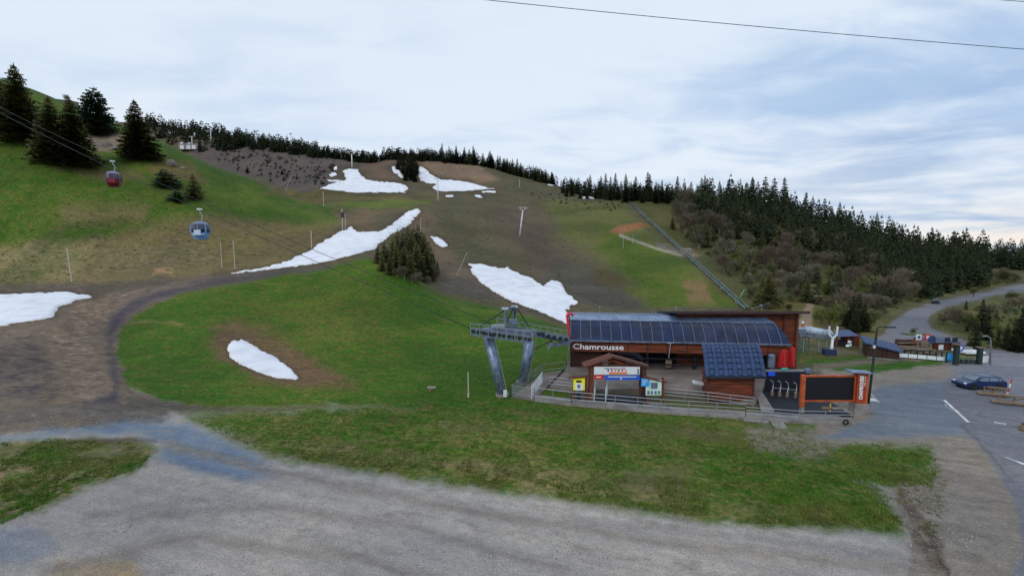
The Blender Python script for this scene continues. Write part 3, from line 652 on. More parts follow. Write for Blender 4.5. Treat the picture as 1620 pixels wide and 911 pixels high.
def fir_geo(h, r, levels, per, seed, hi=True, round_=0.0, ragged=.25, skirt=.03):
    """crown as whorls of drooping boughs, each a tapering frond with side sprays"""
    rd = random.Random(seed); V = []; Fc = []
    def tri(a, b, c): i = len(V); V.extend((a, b, c)); Fc.append((i, i+1, i+2))
    def quad(a, b, c, d): i = len(V); V.extend((a, b, c, d)); Fc.append((i, i+1, i+2, i+3))
    side = [rd.uniform(.78, 1.12) for _ in range(8)]
    for k in range(levels):
        t = (k+rd.uniform(-.3, .3))/levels; t = min(max(t, 0), .985)
        z = h*(skirt+(1-skirt)*t)
        if round_: rad = r*((1-t)**.5*round_ + (1-t)*(1-round_))*min(1, .55+t*3)
        else: rad = r*((1-t)**.80)*min(1, .72+t*2.5)+.04*r
        nb = max(4, int(per*(1-.62*t)))
        ph = rd.uniform(0, 6.28)
        for j in range(nb):
            a = ph+6.283*j/nb+rd.uniform(-.3, .3); l = rad*side[int(a/6.283*8) % 8]*rd.uniform(1-ragged, 1+ragged*.7)
            if rd.random() < .06: l *= .55
            ca, sa = math.cos(a), math.sin(a); dr = rd.uniform(.12, .38)*l*(1-.5*t); up = .10*l if not round_ else .25*l
            wdt = l*rd.uniform(.30, .46) if l > 0 else 0
            z0 = z+rd.uniform(-.3, .3)*h/levels
            p0 = Vector((0, 0, z0)); p1 = Vector((ca*l*.55, sa*l*.55, z0-dr*.35+up*.3)); p2 = Vector((ca*l, sa*l, z0-dr+up)); sd = Vector((-sa, ca, 0))
            sag = Vector((0, 0, -h/levels*rd.uniform(.5, 1.1)))
            if hi:
                ns = 4
                for q in range(ns):
                    u = (q+.6)/ns; c = p0.lerp(p1, u*2) if u < .5 else p1.lerp(p2, u*2-1)
                    c2 = c+Vector((ca, sa, 0))*l*.26
                    w = wdt*(1.15-u*.8)
                    for s_ in (-1, 1):
                        e = c+sd*s_*w*rd.uniform(.8, 1.2)+Vector((ca, sa, 0))*l*rd.uniform(.14, .34)+sag*rd.uniform(.3, 1)
                        tri(c, c2, e)
                        e2 = c+sd*s_*w*.45+sag*rd.uniform(.6, 1.3)+Vector((ca, sa, 0))*l*.1; tri(c, e2, c2)
                tri(p0+sd*wdt*.2, p0-sd*wdt*.2, p2+sag*.4); tri(p1+sd*wdt*.3, p2, p1-sd*wdt*.3+sag*.3)
            else:
                quad(p0, p1+sd*wdt*.62+sag*.7, p2+sag*.4, p1-sd*wdt*.62+sag*.7)
                tri(p1+sd*wdt*.2, p1+sd*wdt*.95+Vector((ca, sa, 0))*l*.3+sag, p2)
                tri(p1-sd*wdt*.2, p2, p1-sd*wdt*.95+Vector((ca, sa, 0))*l*.3+sag)
    # leader
    for q in range(4):
        a = q*1.6; w = r*.055; tri(Vector((math.cos(a)*w, math.sin(a)*w, h*.93)), Vector((-math.cos(a)*w, -math.sin(a)*w, h*.93)), Vector((0, 0, h*1.02)))
    return V, Fc
def fir_meshes(nm, h, r, levels, per, seed, mats, hi=True, **k):
    V, Fc = fir_geo(h, r, levels, per, seed, hi, **k)
    b = MB(); b.v = [tuple(v) for v in V]; b.f = Fc; b.m = [0]*len(Fc); crown = b.mesh(nm+'_crown', mats)
    t = MB(); t.tube([(0, 0, -.6), (0, 0, h*.35), (0, 0, h*.93)], [h*.022, h*.015, h*.003], 7)
    if hi:
        for q in range(10):
            z = h*(.03+.05*q); a = q*2.4; l = r*.5; t.tube([(0, 0, z), (math.cos(a)*l, math.sin(a)*l, z-l*.15)], [.05, .015], 4, False)
    return crown, t.mesh(nm+'_trunk', m_bark), b, t
def tree(name, cm, tm, loc, s, label, cat, group=None, rz=None, sz=None):
    e = empty(name, loc, label, cat, group, random.uniform(0, 6.28) if rz is None else rz)
    e.scale = (s, s, s*(sz or 1)); add('crown', cm, e); add('trunk', tm, e); return e
def nearpt(px, py, ymin=0): 
    for k in range(12):
        h = hit(px, py+k*1.2, ymin)
        if h is not None: return h
# big firs on the left hill (unit height 1 prototypes are built at real size, then scaled)
def place_tall(px_base, py_base, py_top, cm, tm, H, *a, ymin=0, name='fir_tree', sz=None, **k):
    h = nearpt(px_base, py_base, ymin); hh = (py_base-py_top)/F*h.y*1.02
    return tree(name, cm, tm, h-Vector((0, 0, .2)), hh/H/(sz or 1), *a, sz=sz, **k)
big = [fir_meshes('big_fir', 18, w, 38, 19, 40+i, m_needle, True, ragged=.34)[:2] for i, w in enumerate((5.4, 5.3, 5.6))]
pine = fir_meshes('pine', 15, 6.2, 24, 15, 77, m_pine, True, round_=.85, ragged=.3)[:2]
shr = [fir_meshes('young_fir', 6, 2.7, 15, 11, 90+i, m_needle, True, ragged=.25)[:2] for i in range(2)]
LHG = 'dark firs on the green hill at the left'
place_tall(32, 224, 109, *big[0], 18, 'tallest dark fir at the far left of the green hill, breaking the skyline', 'fir tree', LHG, ymin=95)
place_tall(4, 208, 128, *big[1], 18, 'fir half hidden behind the tallest left-hand fir, cut by the photo edge', 'fir tree', LHG, ymin=95)
place_tall(84, 258, 158, *big[1], 18, 'left of two joined firs below the gondola cables', 'fir tree', LHG, ymin=95)
place_tall(118, 262, 162, *big[2], 18, 'broad right-hand fir of the joined pair left of the red cabin', 'fir tree', LHG, ymin=95)
place_tall(154, 214, 143, *pine, 15, 'round-topped blue-green pine standing on the skyline', 'pine tree', LHG, ymin=95, name='pine_tree')
place_tall(218, 252, 163, *big[2], 18, 'symmetric dark fir alone where the green hill meets the far ridge', 'fir tree', LHG, ymin=95)
place_tall(307, 314, 275, *shr[0], 6, 'small conical fir right of the blue-green shrubs, above the blue cabin', 'fir tree', LHG, ymin=95)
sp = fir_meshes('shrub_pine', 4, 3.0, 11, 13, 121, m_pine, True, round_=.9, ragged=.3)[:2]
place_tall(261, 296, 268, *sp, 4, 'low blue-green dwarf pine below the pale boulder', 'dwarf pine', LHG, ymin=95, name='dwarf_pine')
place_tall(281, 319, 300, *sp, 4, 'smallest dwarf pine, between the cabins and below the other dwarf pine', 'dwarf pine', LHG, ymin=95, name='dwarf_pine')

# prototypes for woods
med = [fir_meshes('wood_fir', 12, w*.98, 26, 11, 200+i, m_needle_d, True, ragged=.3)[:2] for i, w in enumerate((2.1, 2.5, 1.9, 2.9, 2.3))]
medg = [fir_meshes('green_fir', 12, w*1.2, 24, 12, 230+i, m_needle, True, ragged=.3)[:2] for i, w in enumerate((2.3, 2.8))]
def inside(poly, x, y): return seg_sd(poly, np.array([float(x)]), np.array([float(y)]))[0] > 0
def scatter(poly, n, dmin, ymin=0, tries=40):
    xs = [p[0] for p in poly]; ys = [p[1] for p in poly]; out = []
    for _ in range(n*tries):
        if len(out) >= n: break
        x = random.uniform(min(xs), max(xs)); y = random.uniform(min(ys), max(ys))
        if not inside(poly, x, y): continue
        if any((x-q[0])**2+((y-q[1])*1.6)**2 < dmin*dmin for q in out): continue
        h = hit(x, y, ymin)
        if h is not None: out.append((x, y, h))
    return out
def fir_at(h, H, label, group, pal=med):
    c, t = random.choice(pal); return tree('fir_tree', c, t, h-Vector((0, 0, .3)), H/12, label, 'fir tree', group, sz=random.uniform(.92, 1.1))
def order_labels(group, fmt):
    obs = sorted([o for o in bpy.data.objects if o.get('group') == group and o.get('label') and o.parent is None], key=lambda o: proj(*o.matrix_basis.translation)[0])
    ones = ['', 'first', 'second', 'third', 'fourth', 'fifth', 'sixth', 'seventh', 'eighth', 'ninth', 'tenth', 'eleventh', 'twelfth', 'thirteenth', 'fourteenth', 'fifteenth', 'sixteenth', 'seventeenth', 'eighteenth', 'nineteenth']
    tens = {2: 'twenty', 3: 'thirty', 4: 'forty', 5: 'fifty', 6: 'sixty', 7: 'seventy'}
    for i, o in enumerate(obs, 1):
        w = ones[i] if i < 20 else (tens[i//10]+'-'+ones[i % 10] if i % 10 else tens[i//10][:-1]+'ieth')
        o['label'] = fmt.format(w)
# the clump on the shoulder of the mound
for (x, y, top) in ((598,416,388),(608,414,384),(613,424,392),(622,420,378),(630,414,366),(628,430,392),(638,424,372),(646,416,362),(640,434,390),(652,428,368),(655,418,364),(662,422,360),(660,436,386),(668,416,368),(672,432,374),(680,428,386),(676,440,392),(686,436,404),(692,434,412),(650,440,396),(617,434,402),(668,444,404),(605,428,402)):
    h = nearpt(x, y, 84)
    c, t = random.choice(medg if random.random() < .6 else med)
    tree('fir_tree', c, t, h-Vector((0, 0, .3)), (y-top)/F*h.y*1.12/12, 'young fir packed into the clump between the snow ribbon and the mound', 'fir tree', 'fir clump on the shoulder of the mound')
# upper clump between the two snow fields
for (x, y, top) in ((638,275,252),(645,280,246),(652,284,248),(630,268,246),(634,262,242),(648,272,250),(656,288,262),(642,286,262),(658,276,252),(651,264,246),(640,262,248),(661,268,258),(655,256,243)):
    h = nearpt(x, y, 160); c, t = random.choice(med); tree('fir_tree', c, t, h-Vector((0, 0, .3)), (y-top)/F*h.y*1.1/12, 'dark fir in the clump between the two upper snow fields', 'fir tree', 'fir clump between the upper snow fields')
# ridge wood above the brown slope
for i in range(66):
    x = 664+214*(i+random.uniform(-1.6, 1.6))/65; y = np.interp(x, [660, 700, 760, 800, 850, 880], [251, 254, 258, 268, 284, 290])+random.uniform(-1, 4)
    if x < 700 and random.random() < .35: continue
    h = nearpt(x, y, 160); px_h = random.choice((10, 14, 17, 20, 23, 27))*random.uniform(.85, 1.1)*(1.0 if x > 690 else .65)
    fir_at(h, px_h/F*h.y, 'dark fir in the row along the ridge above the brown slope', 'ridge firs above the brown slope')
# the big wood on the right: the nearest and largest are things
FG = 'firs of the dark wood on the right hillside'
sky_x = [880, 940, 1000, 1050, 1120, 1160, 1200, 1250, 1300, 1340, 1400, 1450, 1500, 1550]
sky_y = [302, 312, 314, 318, 326, 332, 334, 348, 364, 374, 392, 400, 408, 416]
cnt = 0
for i in range(92):
    x = 892+650*(i+random.uniform(-.5, .5))/91; y = np.interp(x, sky_x, sky_y)+random.uniform(-3, 7)
    h = nearpt(x, y, 150); fir_at(h, random.uniform(.6, 1.28)*np.interp(x, [890, 960, 1050, 1200, 1300, 1400, 1540], [20, 32, 42, 50, 46, 40, 34])/F*h.y, 'dark fir in the skyline row of the wood on the right-hand hillside', FG); cnt += 1
for poly, n, hp in (([(1090,330),(1200,345),(1300,375),(1420,405),(1520,420),(1540,452),(1440,470),(1400,440),(1330,405),(1240,385),(1150,370),(1100,350)], 78, 38),):
    for x, y, h in scatter(poly, n, 7, 110):
        fir_at(h, random.uniform(.65, 1.1)*hp/F*h.y, 'dark fir inside the wood, below its skyline row on the right-hand hillside', 'firs inside the dark wood'); cnt += 1
for x, y, top in ((1215,487,424),(1206,484,436),(1222,486,440),(1348,520,466),(1356,524,462),(1342,516,474),(1366,524,478),(1336,510,476),(1352,527,478),(1276,478,440),(1262,424,382),(1116,390,348),(1112,352,330),(1064,362,342),(1180,448,414),(1232,400,356),(1310,470,440)):
    h = nearpt(x, y, 60); fir_at(h, (y-top)/F*h.y*1.05, {1348: 'dark fir among bare bushes above the blue-roofed lift', 1356: 'tallest dark fir between the lift pylon and the road', 1215: 'stout dark fir just above the wooden roof edge of the station'}.get(x, 'single dark fir standing among the bare bushes below the wood'), 'firs standing among the bare bushes', med if x > 1300 else medg)
RG = 'firs beside the road at the right edge'
for x, y, top, pal in ((1552,524,470,0),(1542,553,497,0),(1560,538,486,0),(1603,556,502,1),(1615,556,482,1),(1592,552,510,0),(1528,490,472,0),(1620,530,470,0),(1534,524,494,0),(1578,548,518,1),(1640,550,478,0),(1575,520,488,0)):
    h = nearpt(x, y, 40); fir_at(h, (y-top)/F*h.y*1.05, 'dark spreading fir beyond the car park, beside the road', RG, med)
# everything farther off, as one mass of small firs
def mass(name, items, label, cat, pal_geo, mt, zs=1.0):
    Vs = []; Fs = []; off = 0
    for (h, H) in items:
        V0, F0 = random.choice(pal_geo); a = random.uniform(0, 6.28); c, s = math.cos(a)*H, math.sin(a)*H; w = random.uniform(.85, 1.25)
        M = np.array([[c*w, -s*w, 0], [s*w, c*w, 0], [0, 0, H*zs]]); Vs.append(V0@M.T+np.array([h.x, h.y, h.z-.3])); Fs.append(F0+off); off += len(V0)
    me = fast_mesh(name, np.concatenate(Vs), np.concatenate(Fs), smooth=False); me.materials.append(mt)
    return tag(add(name, me), label, cat, kind='stuff')
def unit(levels, per, r, seed, **k):
    V, Fc = fir_geo(1, r, levels, per, seed, False, **k)
    T = []
    for f in Fc:
        T.append(f[:3])
        if len(f) == 4: T.append((f[0], f[2], f[3]))
    return np.array([tuple(v) for v in V]), np.array(T)
ug = [unit(13, 9, .24, 300+i, ragged=.35) for i in range(4)]; ug2 = [unit(7, 6, .42, 320+i, round_=.8, ragged=.35) for i in range(3)]
items = []
for i in range(620):
    x = random.uniform(232, 690); t = random.random()**1.2
    top = np.interp(x, [232, 300, 340, 400, 440, 500, 560, 620, 690], [188, 205, 210, 222, 228, 238, 246, 250, 252])
    bot = np.interp(x, [232, 262, 300, 340, 400, 440, 500, 560, 620, 690], [205, 232, 240, 240, 236, 240, 249, 251, 252, 254]); y = top+(bot-top)*t+1
    if 245 < x < 335 and random.random() < .5: continue
    h = nearpt(x, y, 200)
    if h is not None and h.y > 300: items.append((h, random.uniform(6, 14)*(h.y/480)))
mass('distant_wood', items, 'continuous dark wood along the far ridge behind the snow fields', 'wood', ug2+ug[:2], m_needle_d)
items2 = []; WOODP0 = [(1080,335),(1140,345),(1230,372),(1330,405),(1420,440),(1440,482),(1330,500),(1200,440),(1110,390)]
items = []
for x, y, h in scatter([(1080,322),(1200,333),(1300,366),(1400,392),(1500,406),(1560,418),(1560,452),(1460,474),(1400,462),(1330,425),(1240,400),(1150,378),(1100,350)], 620, 2.2, 110): items.append((h, random.uniform(8, 16)*h.y/200))
for i in range(240):
    x = random.uniform(1500, 1900); y = np.interp(x, [1500, 1540, 1570, 1620, 1900], [409, 404, 402, 410, 430])+random.uniform(0, 34)
    h = nearpt(x, y, 230)
    if h is not None: items.append((h, random.uniform(13, 20)*h.y/360))
mass('fir_wood', items, 'deeper rows of the dark fir wood on the right, down to the far hill by the road', 'wood', ug, m_needle_d)
# dwarf shrubs on the grey scree slope
for x, y, h in scatter(WOODP0, 60, 5, 90): items2.append((h, random.uniform(5, 10)*h.y/140))
rows_ = []
for i in range(330):
    x = random.choice((700, 718, 738, 752, 772, 800, 810, 822, 845, 850, 862, 905, 925, 945, 960, 985, 1000, 1020, 1040, 1060))+random.gauss(0, 9); y = np.interp(x, [620, 660, 700, 760, 800, 850, 880, 900, 960, 1000, 1080], [250, 251, 254, 260, 269, 284, 292, 303, 313, 314, 320])+random.uniform(-1, 3)
    h = nearpt(x, y, 160); rows_.append((h, random.uniform(9, 22 if x < 900 else 30)/F*h.y))
mass('ridge_thicket', rows_, 'low dense firs filling in between the taller trees of the ridge', 'firs', ug+ug2[:1], m_needle_d)
mass('scattered_firs', items2, 'small dark firs scattered through the thicket of the right hillside', 'firs', ug, m_needle_d)
items = []
for x, y, h in scatter([(325,240),(420,238),(520,246),(545,262),(510,292),(470,296),(400,276),(340,252)], 130, 5, 200): items.append((h, random.uniform(1.5, 4.2)))
for x, y, h in scatter([(880,300),(1000,318),(980,335),(930,330),(860,318),(835,305)], 60, 5, 150): items.append((h, random.uniform(1.2, 2.6)))
mass('dwarf_pines', items, 'dark dwarf pines dotted over the grey scree slope and the saddle right of it', 'dwarf pines', ug2, m_needle_d, .6)
for x, y, top in ((449,286,276),(392,274,262),(470,284,274),(428,287,280),(446,276,266),(376,270,263)):
    h = nearpt(x, y, 200); fir_at(h, (y-top)/F*h.y, 'small dark fir among the dwarf pines of the scree slope', 'small firs on the scree slope')

# bare and budding broadleaf trees: limbs and a haze of fine twigs
def bush_meshes(nm, h, r, n, seed, mt, leaf=.5, thin=.10, bare=True):
    rd = random.Random(seed); b = MB(); lobes = [(rd.uniform(-.5, .5)*r, rd.uniform(-.5, .5)*r, h*rd.uniform(.38, .78), r*rd.uniform(.38, .62)) for _ in range(7)]
    for k in range(n):
        lx, ly, lz, lr = rd.choice(lobes); u = rd.uniform(-1, 1); a = rd.uniform(0, 6.283); q = rd.random()**.45*lr; s = math.sqrt(1-u*u)
        c = Vector((lx+q*s*math.cos(a), ly+q*s*math.sin(a), max(.05*h, lz+q*u*1.05)))
        d = Vector((s*math.cos(a)+rd.uniform(-.5, .5), s*math.sin(a)+rd.uniform(-.5, .5), abs(u)*.7+rd.uniform(.0, .9))).normalized()*leaf*rd.uniform(.6, 1.5)
        w = d.cross(Vector((rd.uniform(-1, 1), rd.uniform(-1, 1), rd.uniform(-1, 1)))).normalized()*thin*rd.uniform(.6, 1.4)
        b.poly([c-w, c+w, c+d], [(0, 1, 2)])
    t = MB()
    for k in range(6):
        lx, ly, lz, lr = lobes[k]; t.tube([(0, 0, -.4), (lx*.35, ly*.35, lz*.45), (lx, ly, lz), (lx*1.3, ly*1.3, lz+lr*.7)], [.09*h/6, .065*h/6, .035*h/6, .01], 5, False)
    return b.mesh(nm+'_crown', mt), t.mesh(nm+'_trunk', m_twig)
bare = [bush_meshes('bare_tree', 6, 2.6, 950, 400+i, (m_twig, m_twig_b)[i % 2], .75, .05) for i in range(5)]
bud = [bush_meshes('budding_tree', 6, 2.8, 1150, 420+i, (m_bud, m_bud2)[i % 2], .42, .12) for i in range(4)]
def broad(h, H, pal, label, group=None, name='bare_tree', cat='bare tree'):
    c, t = random.choice(pal); e = tree(name, c, t, h-Vector((0, 0, .2)), H/6, label, cat, group, sz=random.uniform(.85, 1.15)); return e
BG = 'leafless trees on the lower right hillside'
WOODP = [(1068,322),(1120,338),(1230,372),(1330,405),(1420,440),(1450,468),(1440,482),(1400,498),(1330,520),(1290,500),(1210,498),(1188,484),(1130,412),(1090,385),(1060,345)]
k_ = 0
for x, y, h in scatter(WOODP, 175, 10, 60):
    if 1262 < x < 1300 and y > 462: continue
    far_ = random.random()
    if far_ < .62: broad(h, random.uniform(20, 42)/F*h.y, bare, 'leafless grey-brown tree in the thicket on the lower right hillside', BG)
    else: broad(h, random.uniform(13, 26)/F*h.y, bud, 'tree coming into olive-green leaf in the thicket on the right hillside', 'budding trees on the lower right hillside', 'budding_tree', 'budding tree')
UB = [((1316,520),44,0,'rounded olive bush right of the earth path, above the lift'),((1300,512),32,0,'lower olive bush beside the earth path'),((1332,500),46,1,'tall bare tree between the earth path and the firs'),((1384,500),40,1,'grey bare tree right of the dark firs above the huts'),((1400,480),50,1,'tall bare tree near the foot of the wood by the road'),((1376,522),34,0,'olive bush in front of the dark firs'),((1424,470),44,1,'bare tree at the very edge of the road bank'),((1372,470),42,0,'budding tree above the dark firs'),((1350,450),34,1,'bare tree below the upper end of the earth path'),((1440,460),36,1,'brown bare tree above the road bend')]
for (x, y), s, kd_, lb in UB:
    h = nearpt(x, y, 60); broad(h, s/F*h.y, bare if kd_ else bud, lb, None, 'bare_tree' if kd_ else 'budding_tree', 'bare tree' if kd_ else 'bush')
for (x, y), s, kd_, lb in (((1505,522),40,1,'wide dark bare bush inside the road bend'),((1518,516),34,1,'bare bush at the right of the road bend thicket'),((1492,512),26,1,'lowest bush on the left of the road bend thicket'),((1536,528),30,0,'yellow-green bush in front of the roadside firs'),((1584,536),34,0,'pale olive tree between the roadside firs'),((1568,502),30,1,'grey bare tree up the bank behind the roadside firs'),((1596,500),30,1,'bare tree high on the bank at the right edge'),((1540,470),14,0,'small green bush beside the far stretch of road'),((1600,478),20,0,'green bush on the bank above the roadside firs'),((1574,552),16,0,'low light-green bush behind the tall lamp'),((1612,488),24,1,'last bare tree by the right edge of the bank')):
    h = nearpt(x, y, 45); broad(h, s/F*h.y, bare if kd_ else bud, lb, None, 'bare_tree' if kd_ else 'budding_tree', 'bare tree' if kd_ else 'bush')
for i in range(26):
    x = random.uniform(1440, 1612); y = np.interp(x, [1440, 1500, 1560, 1612], [464, 454, 448, 440])+random.uniform(-3, 3)
    h = nearpt(x, y, 100); broad(h, random.uniform(12, 20)/F*h.y, bare if random.random() < .6 else bud, 'low roadside tree between the road and the dark wood', 'low trees along the upper road edge', 'roadside_tree', 'roadside tree')
for x, y, s in ((640,444,26),(652,448,20),(630,440,22),(676,450,18),(662,450,22),(688,446,20)):
    h = nearpt(x, y, 84); broad(h, s/F*h.y, bare, 'bare shrub at the foot of the fir clump by the mound', 'bare shrubs below the fir clump', 'bare_shrub', 'shrub')
h = nearpt(1445, 527, 50); broad(h, 12/F*h.y, bud, 'little green bush on the traffic island in the road', None, 'bush', 'bush')
h = nearpt(106, 166, 160); broad(h, 14/F*h.y, bare, 'thin bare tree on the skyline between the left-hand firs', None, 'bare_tree', 'bare tree')
# undergrowth between the trees
Vb = []; Fb = []
ubush = [bush_meshes('undergrowth', 6, 3.4, 260, 460+i, m_bud2, .9, .16)[0] for i in range(3)]
ub = [(np.array([tuple(v.co) for v in m.vertices]), np.array([tuple(p.vertices) for p in m.polygons])) for m in ubush]
off = 0
for x, y, h in scatter(WOODP, 330, 4, 60)+scatter([(1440,466),(1500,452),(1612,440),(1620,448),(1500,466),(1450,480)], 40, 4, 90)+scatter([(1560,545),(1620,548),(1620,480),(1540,490)], 40, 5, 50):
    if 1258 < x < 1304 and y > 460: continue
    V0, F0 = random.choice(ub); s = random.uniform(.2, .42)*h.y/150; a = random.uniform(0, 6.28); M = np.array([[math.cos(a), -math.sin(a), 0], [math.sin(a), math.cos(a), 0], [0, 0, .8]])*s
    Vb.append(V0@M.T+np.array([h.x, h.y, h.z-.3])); Fb.append(F0+off); off += len(V0)
me = fast_mesh('undergrowth', np.concatenate(Vb), np.concatenate(Fb), smooth=False); me.materials.append(m_bud2); tag(add('undergrowth', me), 'tangled scrub filling the gaps between the trees on the right hillside', 'undergrowth', kind='stuff')

# dead brush on the foot of the green hill, heather clumps on the middle slopes
def brush(name, spots, smin, smax, mt, label, cat):
    Vb = []; Fb = []; off = 0
    for x, y, h in spots:
        V0, F0 = random.choice(ub); k = rng.random(len(F0)) < .5; F1 = F0[k]; s = random.uniform(smin, smax); a = random.uniform(0, 6.28); M = np.array([[math.cos(a)*1.5, -math.sin(a)*1.5, 0], [math.sin(a), math.cos(a), 0], [0, 0, .7]])*s
        Vb.append(V0@M.T+np.array([h.x, h.y, h.z-.15])); Fb.append(F1+off); off += len(V0)
    me = fast_mesh(name, np.concatenate(Vb), np.concatenate(Fb), smooth=False); me.materials.append(mt); tag(add(name, me), label, cat, kind='stuff')
m_dead = mat('dead_brush', (128, 114, 96), .95, var=.4, scale=.5, alt=(96, 86, 66)); m_heath = mat('dark_heath', (66, 66, 44), .95, var=.4, scale=.5, alt=(82, 72, 54))
brush('dead_brush', scatter([(0,385),(150,352),(260,335),(420,345),(520,352),(550,375),(470,404),(340,424),(200,432),(120,440),(0,450)], 330, 4, 85), .06, .15, m_dead, 'pale dead brush on the lower part of the green hill', 'brush')
brush('heather', scatter([(540,240),(640,300),(560,345),(690,350),(760,300),(880,320),(980,320),(1010,420),(1000,490),(900,470),(800,410),(700,420),(660,340),(520,320)], 260, 5, 100)+scatter([(0,200),(120,270),(260,330),(300,300),(240,250),(420,320),(160,380),(0,380)], 60, 9, 95), .05, .13, m_heath, 'dark heather and low scrub dotted over the middle slopes', 'heather')
order_labels('fir clump on the shoulder of the mound', '{} fir from the left in the clump between the snow ribbon and the mound')
order_labels('fir clump between the upper snow fields', '{} fir from the left in the clump between the two upper snow fields')
order_labels('ridge firs above the brown slope', '{} fir from the left in the row along the ridge above the brown slope')
order_labels('firs beside the road at the right edge', '{} fir from the left of those by the road beyond the car park')
order_labels('firs standing among the bare bushes', '{} from the left of the single firs among the bare bushes of the right hillside')
order_labels('low trees along the upper road edge', '{} low tree from the left along the verge above the far road')
order_labels('small firs on the scree slope', '{} of the small firs from the left among the dwarf pines of the scree')
order_labels('bare shrubs below the fir clump', '{} bare shrub from the left at the foot of the fir clump by the mound')

def zone_labels(group, zones, fmt):
    for o in bpy.data.objects:
        if o.get('group') == group and o.get('label') and o.parent is None:
            x, y = proj(*o.matrix_basis.translation)
            for lim, words in zones:
                if x < lim: o['label'] = fmt.format(words); o['group'] = group+', '+words; break
zone_labels('leafless trees on the lower right hillside', [(1130, 'close to the pipe'), (1210, 'above the timber hall roof'), (1290, 'left of the earth path'), (1360, 'right of the earth path'), (9999, 'down towards the road')], 'leafless grey-brown tree in the hillside thicket, {}')
zone_labels('budding trees on the lower right hillside', [(1130, 'close to the pipe'), (1210, 'above the timber hall roof'), (1290, 'left of the earth path'), (1360, 'right of the earth path'), (9999, 'down towards the road')], 'tree in fresh olive leaf in the hillside thicket, {}')
zone_labels('firs of the dark wood on the right hillside', [(1000, 'left of the pipe'), (1120, 'above the pipe'), (1260, 'on its high middle part'), (1400, 'where it starts to fall'), (9999, 'on its low right end')], 'dark fir in the skyline row of the right-hand wood, {}')
zone_labels('firs inside the dark wood', [(1200, 'at its upper left'), (1330, 'in its middle'), (1440, 'above the road bend'), (9999, 'at its right end')], 'dark fir below the skyline row of the right-hand wood, {}')
# ---------------------------------------------------------------- materials of built things
m_steel = mat('galvanised_steel', (132, 146, 168), .45, .6, var=.25, scale=5, alt=(104, 118, 142), detail=6)
m_steel_d = mat('dark_steel', (46, 52, 62), .5, .5, var=.3, scale=6)
m_rail = mat('railing_metal', (150, 156, 164), .45, .6, var=.15, scale=8)
m_white = mat('white_paint', (214, 218, 222), .5, var=.08, scale=3, alt=(190, 194, 196))
m_black = mat('black_panel', (13, 14, 22), .55, var=.2, scale=2)
m_glass = mat('tinted_glass', (15, 32, 66), .22, 0, var=.5, scale=.7, spec=.35, alt=(38, 42, 66))
m_alu = mat('ribbed_metal_roof', (130, 148, 178), .35, .7, var=.15, scale=2, alt=(108, 126, 156))
m_wood = mat('orange_cladding', (118, 58, 32), .8, var=.45, scale=3, stretch=(.3, 1, 6), alt=(70, 36, 24), bump=.2)
m_wood_d = mat('dark_cladding', (60, 34, 26), .8, var=.35, scale=3, stretch=(.3, 1, 6), alt=(54, 32, 26))
m_beam = mat('brown_beam', (98, 52, 36), .75, var=.3, scale=4, stretch=(1, 1, .3), alt=(74, 40, 30))
m_orange = mat('rust_orange_paint', (176, 84, 44), .5, var=.15, scale=4, alt=(156, 70, 38))
m_inside_shade = mat('interior_shade', (20, 16, 16), .9, var=.3, scale=2)  # near-black base colour paints in the unlit shade under the station roof
m_conc = mat('concrete', (132, 128, 124), .9, var=.16, scale=2.5, alt=(112, 108, 106), bump=.1)
m_deck = mat('deck_concrete', (124, 114, 106), .9, var=.14, scale=1.2, alt=(102, 94, 88))
m_rubber = mat('black_matting', (16, 20, 34), .7, var=.25, scale=3)
m_blue_tile = mat('blue_roof_tile', (40, 64, 104), .5, .1, var=.25, scale=3, alt=(34, 54, 90))
m_blue_roof = mat('blue_sheet_roof', (46, 66, 106), .5, .1, var=.15, scale=2, alt=(38, 60, 104))
m_red = mat('red_fabric', (168, 22, 26), .8, var=.35, scale=3, alt=(160, 22, 28))
m_redp = mat('red_pipe_paint', (206, 48, 66), .4, var=.1, scale=3)
m_banner = mat('white_banner', (214, 220, 226), .6, var=.04, scale=3)
m_bred = mat('red_banner', (196, 28, 34), .6, var=.06, scale=3); m_bblue = mat('blue_banner', (38, 88, 190), .6, var=.06, scale=3)
m_yellow = mat('yellow_poster', (232, 226, 20), .6, var=.04, scale=3); m_cyan = mat('light_blue_sign', (44, 150, 222), .6, var=.04, scale=3)
m_map = mat('pale_map', (196, 218, 216), .6, var=.08, scale=5, alt=(170, 204, 190)); m_ink = mat('dark_print', (34, 34, 44), .7, var=.05, scale=3)
m_orpr = mat('orange_print', (222, 120, 50), .6, var=.05, scale=3); m_green = mat('green_print', (52, 140, 76), .6, var=.05, scale=3); m_purple = mat('violet_print', (120, 90, 150), .6, var=.05, scale=3)
m_dkgreen = mat('dark_green_paint', (34, 48, 44), .5, var=.1, scale=3)
m_wood_g = mat('weathered_timber', (128, 110, 92), .85, var=.3, scale=4, stretch=(.4, 3, 3), alt=(94, 80, 68))
m_tyre = mat('tyre_rubber', (24, 24, 26), .85, var=.1, scale=4)
m_letter = mat('pale_letters', (226, 226, 228), .45, var=.03, scale=3)
m_rock = mat('grey_rock', (150, 140, 130), .9, var=.3, scale=2, alt=(112, 104, 98), bump=.4)

